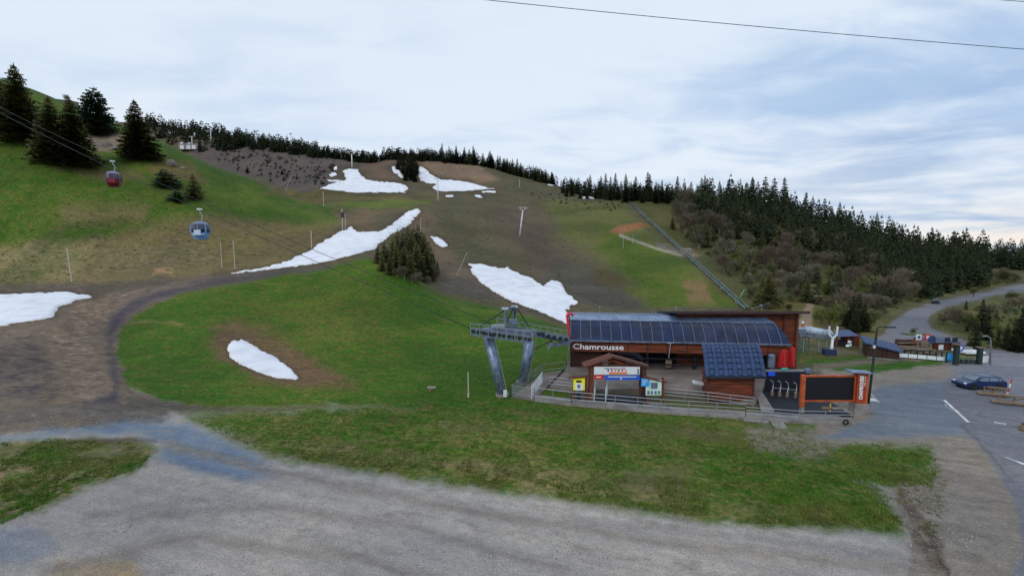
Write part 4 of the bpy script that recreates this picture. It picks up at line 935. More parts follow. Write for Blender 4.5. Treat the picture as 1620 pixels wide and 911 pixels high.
def Zp(px, py, z):
    a, s = ray(px, py); Y = (z-EYE)/s; return Vector((a*Y, Y, z))
def zat(py, Y): return EYE+ray(810, py)[1]*Y
def text(name, body, size, m, parent, loc, rot=(math.pi/2, 0, 0), depth=.02, sx=1.0, bold=0.0):
    cu = bpy.data.curves.new(name, 'FONT'); cu.body = body; cu.size = size; cu.extrude = depth; cu.offset = bold; cu.resolution_u = 3
    tmp = bpy.data.objects.new('tmp', cu); COL.objects.link(tmp)
    me = bpy.data.meshes.new_from_object(tmp.evaluated_get(bpy.context.evaluated_depsgraph_get())); bpy.data.objects.remove(tmp); me.materials.clear(); me.materials.append(m)
    return add(name, me, parent, loc, rot, (sx, 1, 1))

# ---------------------------------------------------------------- the gondola station
A_w = P(903, 538, 47.0); B_w = P(1251, 545, 44.8)
ST = Vector((A_w.x, A_w.y, 0)); RZ = math.atan2(B_w.y-A_w.y, B_w.x-A_w.x); LEN = math.hypot(B_w.x-A_w.x, B_w.y-A_w.y)
st = empty('lift_station', ST, 'long gondola station with a sloping blue glass front and ribbed metal roof, marked Chamrousse', 'lift station', rz=RZ)
U = Vector((math.cos(RZ), math.sin(RZ), 0)); Vv = Vector((-math.sin(RZ), math.cos(RZ), 0))
def onpl(px, py, yl):
    a, s = ray(px, py); O = ST+Vv*yl; d = Vector((a, 1, s)); t = (O.dot(Vv))/(d.dot(Vv)); p = d*t; q = p-ST
    return q.dot(U), EYE+s*t
EZ = A_w.z
zg = onpl(1000, 508, 1.9)[1]; zr = onpl(1000, 499, 3.6)[1]
prof = [(0, EZ), (.55, EZ+(zg-EZ)*.40), (1.15, EZ+(zg-EZ)*.74), (1.9, zg)]
m_mull = mat('dull_mullion', (84, 96, 112), .6, .2, var=.15, scale=3); NPAN = 20; PW = (LEN-.85)/NPAN
for i in range(NPAN):
    x0, x1 = i*PW+.035, (i+1)*PW-.035; b = MB()
    for j in range(3):
        (y0, z0), (y1, z1) = prof[j], prof[j+1]; b.poly([(x0, y0, z0), (x1, y0, z0), (x1, y1, z1), (x0, y1, z1), (x0, y0+.04, z0-.02), (x1, y0+.04, z0-.02), (x1, y1+.04, z1-.02), (x0, y1+.04, z1-.02)], [(0, 1, 2, 3), (7, 6, 5, 4)])
    b.loc('glass_panel', m_glass, st)
for i in range(NPAN+1):
    b = MB(); x = i*PW
    for j in range(3): b.beam((x, prof[j][0]-.03, prof[j][1]+.02), (x, prof[j+1][0]-.03, prof[j+1][1]+.02), .07, .08)
    b.loc('mullion', m_mull, st)
b = MB(); e0 = NPAN*PW      # curved glass of the right-hand end
for j in range(3):
    (y0, z0), (y1, z1) = prof[j], prof[j+1]; k0 = LEN-.72*(j/3)**1.4-.02; k1 = LEN-.72*((j+1)/3)**1.4-.02
    b.poly([(e0, y0, z0), (k0, y0+.02, z0), (k1, y1+.02, z1), (e0, y1, z1)], [(0, 1, 2, 3)])
    b.poly([(k0, y0+.05, z0), (k0, 6.5, z0), (k1, 6.0-j*.6, z1), (k1, y1+.02, z1)], [(0, 1, 2, 3)])
b.loc('end_glass', m_glass, st)
b = MB(); b.beam((-.08, -.05, EZ-.03), (LEN+.03, -.05, EZ-.03), .12, .14); b.loc('eave_gutter', m_steel, st)
b = MB(); b.beam((-.05, 1.88, zg+.04), (e0+.1, 1.88, zg+.04), .10, .10); b.loc('upper_rail', m_steel, st)
# ribbed roof: two slopes with standing ribs
b = MB(); rx1 = e0+.15
b.poly([(-.05, 1.9, zg+.06), (rx1, 1.9, zg+.06), (rx1-.35, 3.6, zr), (-.05, 3.6, zr), (rx1-.35, 6.6, zr-.15), (-.05, 6.6, zr-.15), (rx1, 8.2, EZ), (-.05, 8.2, EZ)], [(0, 1, 2, 3), (3, 2, 4, 5), (5, 4, 6, 7)])
b.loc('roof_sheet', m_alu, st)
b = MB()
for i in range(62):
    x = -.02+i*(rx1-.3)/61; b.beam((x, 1.92, zg+.09), (x, 3.6, zr+.03), .07, .06); b.beam((x, 3.6, zr+.03), (x, 6.6, zr-.12), .07, .06)
tag(b.loc('roof_rib', m_alu, st), kind='stuff')
b = MB(); b.poly([(-.05, 0, EZ), (-.05, 1.9, zg), (-.05, 3.6, zr), (-.05, 6.6, zr-.15), (-.05, 8.2, EZ)], [(0, 1, 2, 3, 4)]); b.loc('end_gable', m_wood_d, st)
# wood fascia in bays between dark posts
zf = onpl(1000, 557, .35)[1]; FW = LEN/11
for i in range(11):
    b = MB(); b.box(((i+.5)*FW, .40, (EZ-.1+zf)/2), (FW-.10, .1, EZ-.1-zf)); b.loc('fascia_panel', m_wood, st)
    b = MB(); b.box((i*FW+.001, .45, (EZ-.12+zf)/2-.1), (.10, .14, EZ-zf+.1)); b.loc('fascia_post', m_steel_d, st)
x0, zt = onpl(906, 551.5, .30); x1, _ = onpl(986, 551.5, .30)
tx = text('sign_lettering', 'Chamrousse', .80, m_letter, st, (x0, .24, zt), depth=.05, bold=.012)
w = max(v.co.x for v in tx.data.vertices)-min(v.co.x for v in tx.data.vertices); tx.scale.x = (x1-x0)/w
# floor, back wall and what stands in the dark under the roof
b = MB(); b.box((LEN/2, 3.9, 1.5), (LEN-.2, .2, 3.9)); b.loc('back_wall', m_inside_shade, st)
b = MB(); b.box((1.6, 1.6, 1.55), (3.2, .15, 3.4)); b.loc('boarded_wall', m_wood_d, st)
b = MB(); b.box((LEN/2, 2.4, zf+.18), (LEN-.1, 3.6, .1)); b.loc('ceiling', m_inside_shade, st)
for x in (3.3, 8.2, 13.1, 18.0): b = MB(); b.box((x, 1.9, 1.5), (.28, .28, 2.9)); b.loc('column', m_steel_d, st)
for zz in (.95, 1.55): b = MB(); b.beam((5.6, 1.2, zz), (LEN-6, 1.2, zz), .08, .10); b.loc('guide_rail', m_steel_d, st)
b = MB(); b.box((10.35, 1.5, 1.0), (.6, .4, .8)); b.loc('control_cabinet', m_wood_g, st, bevel=.02)
b = MB(); b.tube([(3.7, 1.3, .3), (3.7, 1.3, 1.3)], .35, 12); b.loc('drum', m_steel, st)
b = MB(); b.tube([(4.9, 1.0, 2.35), (6.8, 1.0, 2.15), (7.6, 1.0, 1.4)], [.4, .42, .2], 10); b.loc('machine_guard', m_steel_d, st)
b = MB(); b.tube([(-.1, .3, .3), (-.35, .15, 1.6), (-.05, .0, EZ)], .06, 6); b.loc('corner_brace', m_rail, st)
for px, top in ((949, 484), (1070, 484)):
    x, z = onpl(px, top, 3.6); b = MB(); b.tube([(x, 3.6, zr-.2), (x, 3.6, z)], .03, 5); b.tube([(x-.15, 3.6, z-.1), (x+.15, 3.6, z-.05)], .02, 4); b.loc('antenna', m_rail, st)
# platform slabs
def slab(name, pts, z0, z1, m, label=None, cat=None, kind='structure'):
    b = MB(); b.prism([(p.x, p.y) for p in pts], z0, z1); return tag(b.build(name, m), label, cat, kind=kind)
DZ = .34
dk = [Zp(893, 586, DZ), Zp(866, 611, DZ), Zp(905, 616, DZ), Zp(1050, 614.5, DZ), Zp(1120, 622, DZ), Zp(1197, 634, DZ), Zp(1208, 612, DZ), Zp(1212, 590, DZ)]
dk += [ST+U*(LEN-2.2)+Vv*4.5, ST+U*0+Vv*4.5]
slab('platform', dk, -.2, DZ, m_deck)
slab('lower_platform', [Zp(809, 627, .1), Zp(858, 590, .1), Zp(892, 585.5, .1), Zp(865, 612, .1), Zp(845, 632, .1)], -.2, .1, m_deck)
wk = [Zp(846, 631, .22), Zp(904, 638, .22), Zp(1046, 650.5, .22), Zp(1180, 659, .22), Zp(1265, 666, .22), Zp(1347, 667, .22)]
wk2 = [p+Vector((-.05, 1.35, 0)) for p in wk]
for i in range(5):
    b = MB(); b.prism([(wk[i].x, wk[i].y), (wk[i+1].x, wk[i+1].y), (wk2[i+1].x, wk2[i+1].y), (wk2[i].x, wk2[i].y)], -.2, .22-.003*i); tag(b.build('walkway', m_conc), kind='structure')
slab('dark_matting', [Zp(1199, 613, .05), Zp(1268, 622, .05), Zp(1306, 630, .05), Zp(1351, 659, .05), Zp(1224, 655, .05)], -.1, .05, m_rubber)
slab('concrete_ramp', [Zp(1194, 612, .28), Zp(1201, 612, .28), Zp(1225, 649, .28), Zp(1205, 652, .28)], -.1, .28, m_conc)
slab('paving_slab', [Zp(1218, 665, .06), Zp(1236, 664, .06), Zp(1246, 676, .06), Zp(1226, 677, .06)], -.1, .07, m_conc, 'pale tilted concrete slab on the grass in front of the walkway', 'concrete slab', None)
slab('kerb_strip', [Zp(1178, 662, .1), Zp(1216, 665, .1), Zp(1216, 669, .1), Zp(1176, 665, .1)], -.1, .1, m_conc)
# railings
def railing(pts, H, label, sp=1.9, rails=(1.0, .66, .34), r=.028, group='metal railings of the station', balus=0.0, m=None):
    o = pts[0].copy(); e = empty('metal_railing', o, label, 'railing', group); m = m or m_rail; L_ = 0
    for i in range(len(pts)-1):
        a, b_ = pts[i], pts[i+1]; d = (b_-a).length; n_ = max(1, round(d/sp))
        for k in range(n_+(i == len(pts)-2)):
            p = a.lerp(b_, k/n_); MB().tube([p, p+Vector((0, 0, H))], r*1.2, 6).build('post', m, e)
        for q in rails: MB().tube([a+Vector((0, 0, H*q)), b_+Vector((0, 0, H*q))], r, 5).build('rail', m, e)
        if balus:
            b2 = MB(); nb = int(d/balus)
            for k in range(nb): p = a.lerp(b_, (k+.5)/nb); b2.beam(p+Vector((0, 0, .1)), p+Vector((0, 0, H)), .03)
            tag(b2.build('baluster', m, e), kind='stuff')
    return e
o_ = Vector((0, .06, 0))
railing([p+o_ for p in wk[1:4]], .95, 'long front railing on the walkway edge below the trail boards')
railing([wk[3]+o_, wk[4]+o_, wk[5]+o_], .75, 'railing in front of the black matting, ending at the orange pillar')
railing([Zp(1047, 629, .3), Zp(1120, 636, .3), Zp(1192, 645, .3)], .85, 'inner railing in front of the wooden ticket hut')
railing([Zp(868, 612, .3), Zp(905, 616, .3), Zp(925, 617, .3)], .95, 'short railing behind the yellow trail board')
railing([Zp(809, 627, .1), Zp(858, 590, .1)], 1.0, 'wire railing slanting up the left side of the platform', rails=(1, .8, .6, .4, .2), r=.02)
railing([Zp(809, 627, .1), Zp(845, 632, .1)], 1.0, 'low front railing at the left corner, beside the lift tower leg', sp=1.2, rails=(1, .8, .6, .4, .2), r=.02)
railing([Zp(859, 590, .1), Zp(893, 585, .3)], .9, 'rear railing on the grass side of the platform', rails=(1, .3))
railing([Zp(846, 631, .22)+o_, Zp(904, 638, .22)+o_], .95, 'railing from the left corner to the yellow trail board', rails=(1, .25), sp=1.5)
railing([Zp(841, 630, .15), Zp(858, 606, .3)], 1.1, 'pale slatted stair railing at the left corner of the platform', balus=.16, m=m_white)
railing([Zp(940, 636, .1), Zp(942, 622, .3)], 1.1, 'pale slatted railing inside the trail shelter, on the left', balus=.2, m=m_white)
railing([Zp(958, 637, .1), Zp(961, 622, .3)], 1.1, 'pale slatted railing inside the trail shelter, in the middle', balus=.2, m=m_white)
railing([Zp(1259, 606, .1), Zp(1290, 603, .1), Zp(1304, 612, .1)], 1.1, 'pale railing of the steps behind the black screen', rails=(1, .5), sp=.6)
MB().tube([Zp(893, 583, .5), Zp(866, 612, .4)], .07, 6).build('dark_pipe', m_steel_d); tag(bpy.data.objects['dark_pipe'], 'dark pipe lying along the left edge of the upper platform', 'pipe')
slab('shelter_matting', [Zp(942, 638, .09), Zp(1012, 641, .09), Zp(1012, 625, .09), Zp(950, 622, .09)], 0, .10, m_rubber)
# hanging pole under the eave
x, z = onpl(1061, 543, -.2); x2, z2 = onpl(1058, 566, -.2)
b = MB(); b.tube([(x, -.2, z), (x2, -.2, z2)], .05, 6); b.tube([(x-.3, -.2, z-.02), (x+.3, -.2, z+.05)], .05, 6); b.loc('hanging_arm', m_rail, st)

# ---------------------------------------------------------------- timber hall behind
hl = P(1070, 491, 49.5); hr = P(1262, 491, 49.0); zt_ = zat(494, 49.3)
hall = empty('timber_hall', (hr.x, 49, 0), 'tall flat-roofed timber hall behind the right end of the gondola station', 'building')
MB().box(((hl.x+hr.x)/2, 51.3, zt_/2-.75), (hr.x-hl.x-.02, 4.2, zt_+.5)).build('wall', m_wood_d, hall)
b = MB(); zz = -.5
while zz < zt_-.1: b.box(((hl.x+hr.x)/2, 49.14, zz+.11), (hr.x-hl.x-.1, .08, .20)); zz += .235
tag(b.build('cladding_board', m_wood, hall), kind='stuff')
MB().box(((hl.x+hr.x)/2+.1, 51.2, zt_+.14-.42), (P(1276, 489, 48.3).x-P(1064, 489, 48.3).x, 6.4, .26), rx=-R(8.2)).build('roof', m_steel_d, hall)
MB().box(((hl.x+hr.x)/2+.1, 48.06, zt_+.12), (P(1275, 489, 48.3).x-P(1066, 489, 48.3).x, .06, .22)).build('roof_edge', m_beam, hall)
MB().box((hr.x-.05, 48.9, zt_/2), (.22, .2, zt_)).build('corner_post', m_beam, hall)
MB().box((hr.x-1.4, 48.9, zt_/2), (.14, .16, zt_)).build('wall_post', m_beam, hall)
q = P(1205, 484, 49.5); b = MB(); b.tube([(q.x, 49.5, zt_+.3), (q.x, 49.5, q.z+.1)], .04, 5); b.tube([(q.x, 49.5, q.z), (q.x-1.1, 49.5, zt_+.35)], .025, 4); b.tube([(q.x-.25, 49.5, q.z+.1), (q.x+.1, 49.5, q.z+.1)], .06, 5); b.build('mast', m_rail, hall)

# ---------------------------------------------------------------- ticket hut with a curved tiled roof
hut = empty('ticket_hut', Zp(1155, 632, .3), 'small orange wooden hut with a curved blue tiled roof in front of the station', 'hut')
Hf, Hb = 37.35, 41.0
def hp(u, v, lift=0.0):
    """roof surface: u across 0..1, v from the front eave 0 to the top 1"""
    xb = P(1116, 596, Hf).x+(P(1213, 596, Hf).x-P(1116, 596, Hf).x)*u; xt = P(1109, 543, Hb).x+(P(1200, 543, Hb).x-P(1109, 543, Hb).x)*u
    zb, zt2 = zat(596, Hf), zat(543, Hb); z = zb+(zt2-zb)*(1-(1-v)**1.55); return Vector((xb+(xt-xb)*v, Hf+(Hb-Hf)*v, z+lift))
b = MB(); NU, NV = 4, 10
g_ = [[hp(u/NU, v/NV, -.06) for u in range(NU+1)] for v in range(NV+1)]
for v in range(NV):
    for u in range(NU): b.poly([g_[v][u], g_[v][u+1], g_[v+1][u+1], g_[v+1][u]], [(0, 1, 2, 3)])
rf = b.build('roof', m_steel_d, hut)
TC, TR = 13, 7
for r_ in range(TR):
    for c_ in range(TC):
        b = MB(); off_ = .5/TC*(r_ % 2)*.0
        u0, u1 = c_/TC+.004, (c_+1)/TC-.004; v0, v1 = r_/TR+.0, (r_+1)/TR; um = (u0+u1)/2; lf = random.uniform(-.008, .012)
        k = .075; jog = .18/TR*(c_ % 2)
        A = [hp(u0, v0+jog, .05+lf), hp(u0+(u1-u0)*.25, v0+jog, k+lf), hp(u0+(u1-u0)*.75, v0+jog, k+lf), hp(u1, v0+jog, .05+lf)]
        Bq = [hp(u0, v1, .0), hp(u0+(u1-u0)*.25, v1, .045), hp(u0+(u1-u0)*.75, v1, .045), hp(u1, v1, .0)]
        Lw = [p-Vector((0, 0, .07)) for p in A]
        b.poly(A+Bq+Lw, [(0, 1, 5, 4), (1, 2, 6, 5), (2, 3, 7, 6), (8, 9, 1, 0), (9, 10, 2, 1), (10, 11, 3, 2)])
        t_ = b.build('roof_tile', m_blue_tile, hut); t_.parent = rf
b = MB(); b.beam(hp(-.01, 0, -.1), hp(1.01, 0, -.1), .12, .10); b.build('gutter', m_steel_d, hut)
b = MB(); b.poly([hp(1.0, v/NV, .0) for v in range(NV+1)]+[hp(1.0, v/NV, -.14) for v in reversed(range(NV+1))], [tuple(range(2*NV+2))]); b.build('verge_board', m_steel_d, hut)
wl0 = P(1120, 600, 37.9); wr0 = P(1193, 600, 37.9); ztop = zat(598, 37.9)+.1
MB().prism([(wl0.x, 37.9), (wr0.x, 37.9), (wr0.x+.75, 40.8), (wl0.x+.75, 40.8)], .1, ztop).build('wall', m_wood, hut)
MB().box((wl0.x+.03, 37.88, ztop/2), (.2, .1, ztop-.1)).build('corner_board', m_beam, hut); MB().box((wr0.x-.04, 37.88, ztop/2), (.14, .1, ztop-.1)).build('corner_board', m_beam, hut)
for k in range(1, 7): MB().box(((wl0.x+wr0.x)/2, 37.885, .1+k*(ztop-.1)/7), (wr0.x-wl0.x-.35, .03, .025)).build('board_joint', m_beam, hut)
q = Zp(1108, 606, 1.0); MB().box((q.x, q.y, 1.0), (1.3, .5, .22), ry=R(12)).build('bench', m_white); tag(bpy.data.objects['bench'], 'short white bench tilted beside the left wall of the ticket hut', 'bench')

# ---------------------------------------------------------------- trail board shelter in front
sh = empty('trail_shelter', Zp(976, 640, 0), 'gabled brown timber trail shelter carrying white, red and blue banners', 'notice shelter')
YS_ = 38.0
def V3(px, py, Y=YS_): return P(px, py, Y)
for px, w in ((935, .46), (1017.5, .46)):
    for dy in (0, 1.1): p = V3(px, 640); MB().box((p.x+dy*.1, YS_+dy, 1.6), (w*.75, .26, 3.2)).build('post', m_beam, sh, bevel=.02)
MB().box((V3(976, 640).x, YS_, zat(579, YS_)-.02), (V3(1019, 600).x-V3(933, 600).x, .22, .2)).build('cross_beam', m_beam, sh)
rg = V3(970, 564.5, YS_-.35); lf_ = V3(924, 580, YS_-.35); rt_ = V3(1031, 582, YS_-.35)
for a_, nm_ in ((lf_, 'roof_slope'), (rt_, 'roof_slope')):
    b = MB(); d = Vector((0, 1.5, 0)); b.poly([rg, a_, a_+d, rg+d]+[q-Vector((0, 0, .12)) for q in (rg, a_, a_+d, rg+d)], [(0, 1, 2, 3), (7, 6, 5, 4), (0, 4, 5, 1), (1, 5, 6, 2), (2, 6, 7, 3)]); b.build(nm_, m_beam, sh)
MB().beam(rg+Vector((-.1, -.03, .05)), rt_+Vector((0, -.03, .05)), .06, .05).build('roof_trim', m_steel_d, sh)
MB().beam(V3(950, 576), V3(970, 570), .14, .12).build('brace', m_wood, sh); MB().beam(V3(990, 577), V3(970, 570), .14, .12).build('brace', m_wood, sh)
def board(x0, y0, x1, y1, Y, m, nm, par, th=.04):
    a = P(x0, y0, Y); c = P(x1, y1, Y); return MB().box(((a.x+c.x)/2, Y, (a.z+c.z)/2), (abs(c.x-a.x), th, abs(a.z-c.z))).build(nm, m, par)
bn = board(940, 580, 1012, 592, YS_-.16, m_banner, 'white_banner', sh)
def onb(parent, x0, y0, x1, y1, m, nm, Y):
    a = P(x0, y0, Y); c = P(x1, y1, Y); L = parent.matrix_basis.translation+(parent.parent.matrix_basis.translation if parent.parent else Vector())
    b = MB(); b.box(((a.x+c.x)/2-L.x, Y-L.y, (a.z+c.z)/2-L.z), (abs(c.x-a.x), .012, abs(a.z-c.z))); return b.loc(nm, m, parent)
bn.location = (0, 0, 0)
onb(bn, 963.5, 588.5, 992, 591.6, m_orpr, 'orange_strip', YS_-.19)
for k in range(6): onb(bn, 961+k*5.6, 584.4, 963.2+k*5.6, 587.4, [m_ink, m_bred, m_orpr, m_ink, m_bred, m_orpr][k], 'symbol', YS_-.19)
for k in range(2): onb(bn, 1008.5, 584+k*4, 1010.8, 587+k*4, m_ink, 'symbol', YS_-.19)
Lsh = sh.matrix_basis.translation
def btxt(par, s, px, py, size, m, Y, sx=1.0):
    p = P(px, py, Y); L = par.matrix_basis.translation+(par.parent.matrix_basis.translation if par.parent else Vector()); return text('lettering', s, size, m, par, p-L, depth=.004, sx=sx)
btxt(bn, 'TÉLÉCABINE DE LA CROIX', 956, 584, .19, m_ink, YS_-.2, .8)
rb = board(940, 593, 955.5, 599.6, YS_-.16, m_bred, 'red_banner', sh); onb(rb, 943, 595.5, 951, 597, m_banner, 'white_print', YS_-.19)
bb = board(956, 593.5, 1012.5, 601, YS_-.17, m_bblue, 'blue_banner', sh); onb(bb, 962, 595.2, 1007, 596.4, m_banner, 'white_print', YS_-.2); onb(bb, 981, 597.8, 984, 599.8, m_banner, 'white_print', YS_-.2)
MB().box((V3(976, 600).x, YS_+.2, .12), (V3(1012, 600).x-V3(942, 600).x, .2, .24)).build('base_plinth', m_steel_d, sh)
yb = empty('notice_board', Zp(916, 640, 0), 'small notice board with a bright yellow poster, left of the trail shelter', 'notice board', 'side boards of the trail shelter')
for px in (908, 927): p = V3(px, 640); MB().box((p.x, 38.0, 1.15), (.2, .16, 2.3)).build('post', m_beam, yb)
MB().beam(V3(899, 597.5), V3(931, 594.5), .5, .09).build('board_roof', m_beam, yb)
ps = board(907, 597, 925, 617, 37.88, m_yellow, 'poster', yb); onb(ps, 910, 606, 922, 617, m_banner, 'white_sheet', 37.85); onb(ps, 911.5, 601.5, 920, 605, m_ink, 'heading', 37.85); onb(ps, 913.5, 608, 918, 614, m_steel, 'picture', 37.84)
MB().box((V3(917, 600).x, 38.0, .07), (1.5, .4, .14)).build('plinth', m_conc, yb); 
p = V3(913, 640); MB().box((p.x+.1, 37.9, .45), (.35, .3, .9)).build('utility_box', m_steel_d, yb)
mbd = empty('notice_board', Zp(1035, 646, 0), 'pale map board with a light blue panel, right of the trail shelter', 'notice board', 'side boards of the trail shelter')
for px in (1024, 1047.5): p = P(px, 640, 37.2); MB().box((p.x, 37.2, 1.2), (.2, .16, 2.4)).build('post', m_beam, mbd)
MB().beam(P(1018, 596, 37.2), P(1054, 603.5, 37.2), .5, .09).build('board_roof', m_beam, mbd)
mp_ = board(1022, 600.5, 1046, 625, 37.08, m_map, 'map_panel', mbd); cy = board(1014.5, 598.5, 1027, 611, 37.02, m_cyan, 'light_blue_panel', mbd)
for k, mm in enumerate((m_purple, m_green, m_purple, m_green)): onb(mp_, 1024.2+k*5.6, 618, 1027.6+k*5.6, 623.5, mm, 'print', 37.05)
onb(mp_, 1030, 605, 1040, 615, m_steel, 'print', 37.05)
for k in range(3): onb(cy, 1016.5, 601+k*3, 1024.5-k*2, 602+k*3, m_banner, 'print', 36.99)
MB().box((P(1036, 600, 37.2).x, 37.2, .07), (1.9, .4, .14)).build('plinth', m_conc, mbd)
MB().box((P(1019, 600, 37.4).x, 37.45, .5), (.35, .3, 1.0)).build('electric_box', m_steel_d, mbd)

# ---------------------------------------------------------------- black screen, pillar and the queue behind
scr = empty('display_screen', Zp(1310, 668, 0), 'big blank black screen panel in a rust-orange frame by the gravel yard', 'display board')
Yc = 35.4
pl = P(1267, 665, Yc); pr = P(1350, 668, Yc)
MB().box((pl.x, Yc, zat(594, Yc)/2+.3), (.32, .26, zat(592, Yc)-.55)).build('frame_post', m_orange, scr, bevel=.02)
MB().box((pl.x+.02, Yc, .33), (.28, .22, .66)).build('post_foot', m_conc, scr)
MB().box((pr.x, Yc, zat(594, Yc)/2+.3), (.36, .3, zat(592, Yc)-.55)).build('frame_post', m_orange, scr, bevel=.02)
MB().box((pr.x+.02, Yc-.02, .45), (.5, .34, .9)).build('post_foot', m_conc, scr)
for py in (594.5, 633.5): MB().box(((pl.x+pr.x)/2, Yc, zat(py, Yc)), (pr.x-pl.x-.34, .2, .13)).build('frame_rail', m_orange, scr)
MB().box(((pl.x+pr.x)/2, Yc+.02, (zat(596, Yc)+zat(632, Yc))/2), (pr.x-pl.x-.345, .12, zat(596, Yc)-zat(632, Yc))).build('panel', m_black, scr)
pil = empty('sign_pillar', Zp(1361, 671, 0), 'rust-orange pillar with white upright lettering under a grey cap, right of the black screen', 'sign pillar')
a_ = P(1353.5, 660, 35.1); c_ = P(1369, 590, 35.1); zt3 = c_.z
MB().box(((a_.x+c_.x)/2+.04, 35.3, (.9+zt3)/2), (.72, .5, zt3-.9)).build('shaft', mat('pillar_face', (150, 62, 30), .55, var=.12, scale=3), pil)
MB().box((c_.x+.14, 35.28, (.9+zt3)/2), (.2, .54, zt3-.9)).build('side_post', m_orange, pil)
MB().box(((a_.x+c_.x)/2+.1, 35.3, .45), (1.15, .7, .9)).build('foot', m_conc, pil)
MB().box(((a_.x+c_.x)/2-.1, 35.25, zt3+.07), (1.75, 1.0, .1), ry=R(4)).build('cap', m_steel, pil, bevel=.02)
t_ = text('lettering', 'CHAMROUSSE', .34, m_letter, pil, Vector(((a_.x+c_.x)/2+.10, 35.02, zat(631, 35.1)))-pil.matrix_basis.translation, rot=(math.pi/2, -math.pi/2, 0), depth=.01, bold=.012)
w = max(v.co.x for v in t_.data.vertices); t_.scale.x = (zat(594, 35.1)-zat(631, 35.1))/w; t_.scale.y = 1.15
t_ = text('small_lettering', '1750 ALPES', .14, m_letter, pil, Vector(((a_.x+c_.x)/2+.28, 35.02, zat(611, 35.1)))-pil.matrix_basis.translation, rot=(math.pi/2, -math.pi/2, 0), depth=.01)
t_.scale.x = (zat(595, 35.1)-zat(611, 35.1))/max(v.co.x for v in t_.data.vertices)
ub_ = empty('utility_box', Zp(1372, 670, 0), 'pale grey waist-high box beside the sign pillar, at the foot of the lamp post', 'utility box'); p = P(1378, 660, 35.5)
MB().box((p.x, 35.6, .5), (.6, .5, 1.0)).build('cabinet', m_rail, ub_, bevel=.02); MB().box((p.x, 35.6, 1.03), (.7, .6, .06)).build('lid', m_white, ub_); MB().tube([(p.x-.3, 35.3, 1.6), (p.x+.4, 35.3, .9)], .03, 5).build('handrail', m_white, ub_)
wbk = empty('windbreak', Zp(1240, 622, 0), 'tall black windbreak sheet behind the queue gates, topped by a pale beam', 'windbreak')
Yw = 41.0; a_ = P(1212, 600, Yw); c_ = P(1281, 600, Yw)
MB().box(((a_.x+c_.x)/2, Yw, zat(588, Yw)/2), (c_.x-a_.x, .12, zat(588, Yw))).build('sheet', m_rubber, wbk)
MB().box(((a_.x+c_.x)/2-.2, Yw-.02, zat(586, Yw)), (c_.x-a_.x, .22, .16)).build('top_beam', m_rail, wbk)
MB().box((c_.x-.3, Yw-.1, zat(586, Yw)), (.5, .3, .4)).build('end_block', m_steel, wbk)
MB().box((P(1240, 585, Yw).x, Yw-.1, zat(584, Yw)+.06), (.55, .2, .14)).build('teal_cap', mat('teal_plastic', (60, 170, 160), .5), wbk)
b = MB(); a_ = P(1231, 592, Yw-.3); b.box((P(1222, 592, Yw-.3).x, Yw-.15, zat(592, Yw-.3)), (.62, .06, .36)); tag(b.build('blue_sign', mat('blue_screen', (40, 90, 230), .4)), 'small bright blue sign on the black windbreak above the queue gates', 'sign')
for k, (px, py) in enumerate(((1221, 626), (1233, 627), (1245, 628.5), (1258, 630))):
    p = Zp(px, py, .05); lb = ('leftmost', 'second', 'third', 'right-hand')[k]
    e = empty('queue_gate', p, f'{lb} bent pale gate post in the row on the black matting', 'ticket gate', 'row of queue gates on the black matting'); b = MB()
    b.tube([p, p+Vector((.02, 0, .45))], .13, 8); b.build('foot', m_wood_g, e); b = MB()
    b.tube([p+Vector((.02, 0, .4)), p+Vector((.15, .1, .9)), p+Vector((.1, .1, 1.25)), p+Vector((-.15, .05, 1.4))], .05, 7); b.build('arm', m_rail, e)
    if k < 3: MB().tube([p+Vector((.1, .05, .7)), p+Vector((.68, .05, .68))], .03, 6).build('bar', m_rail, e)
for (px, py, w, h, lb) in ((1239, 581, 1.0, 1.75, 'red folded cover standing on the platform left of its twin'), (1252.5, 580, .62, 1.95, 'narrower red cover standing at the corner of the timber hall')):
    Yr = 44.0; e = empty('red_cover', P(px, py, Yr), lb, 'fabric cover', 'red covers beside the timber hall'); b = MB(); c = P(px, py, Yr); n_ = 12; rr_ = random.Random(int(px))
    ringz = [(0, 1), (.35, .95), (.7, .85), (.9, .75), (1, .4)]
    for zi, ws in ringz:
        for k in range(n_):
            a = 6.283*k/n_; q = (1+.16*math.sin(3*a+zi*2))*ws; b.v.append((c.x+math.cos(a)*w/2*q, Yr+math.sin(a)*.3*q, c.z+zi*h+.08*math.sin(2*a)))
    for j in range(4):
        for k in range(n_): k2 = (k+1) % n_; b.f.append((j*n_+k, j*n_+k2, (j+1)*n_+k2, (j+1)*n_+k)); b.m.append(0)
    b.f.append(tuple(4*n_+k for k in range(n_))); b.m.append(0); b.build('cover', m_red, e); b = MB(); b.tube([(c.x-.05, Yr-.33, c.z+.2), (c.x-.12, Yr-.3, c.z+h*.85)], .03, 5); b.build('strap', m_orange, e)
e = empty('storage_tank', P(1220, 581, 44.3), 'upright pale grey cylinder standing left of the red covers', 'tank'); c = P(1220, 581, 44.3)
MB().tube([c, c+Vector((0, 0, 1.25))], .33, 16).build('body', m_steel, e, smooth=False); MB().tube([c+Vector((0, 0, 1.25)), c+Vector((0, 0, 1.33))], [.33, .2], 16).build('lid', m_steel, e)
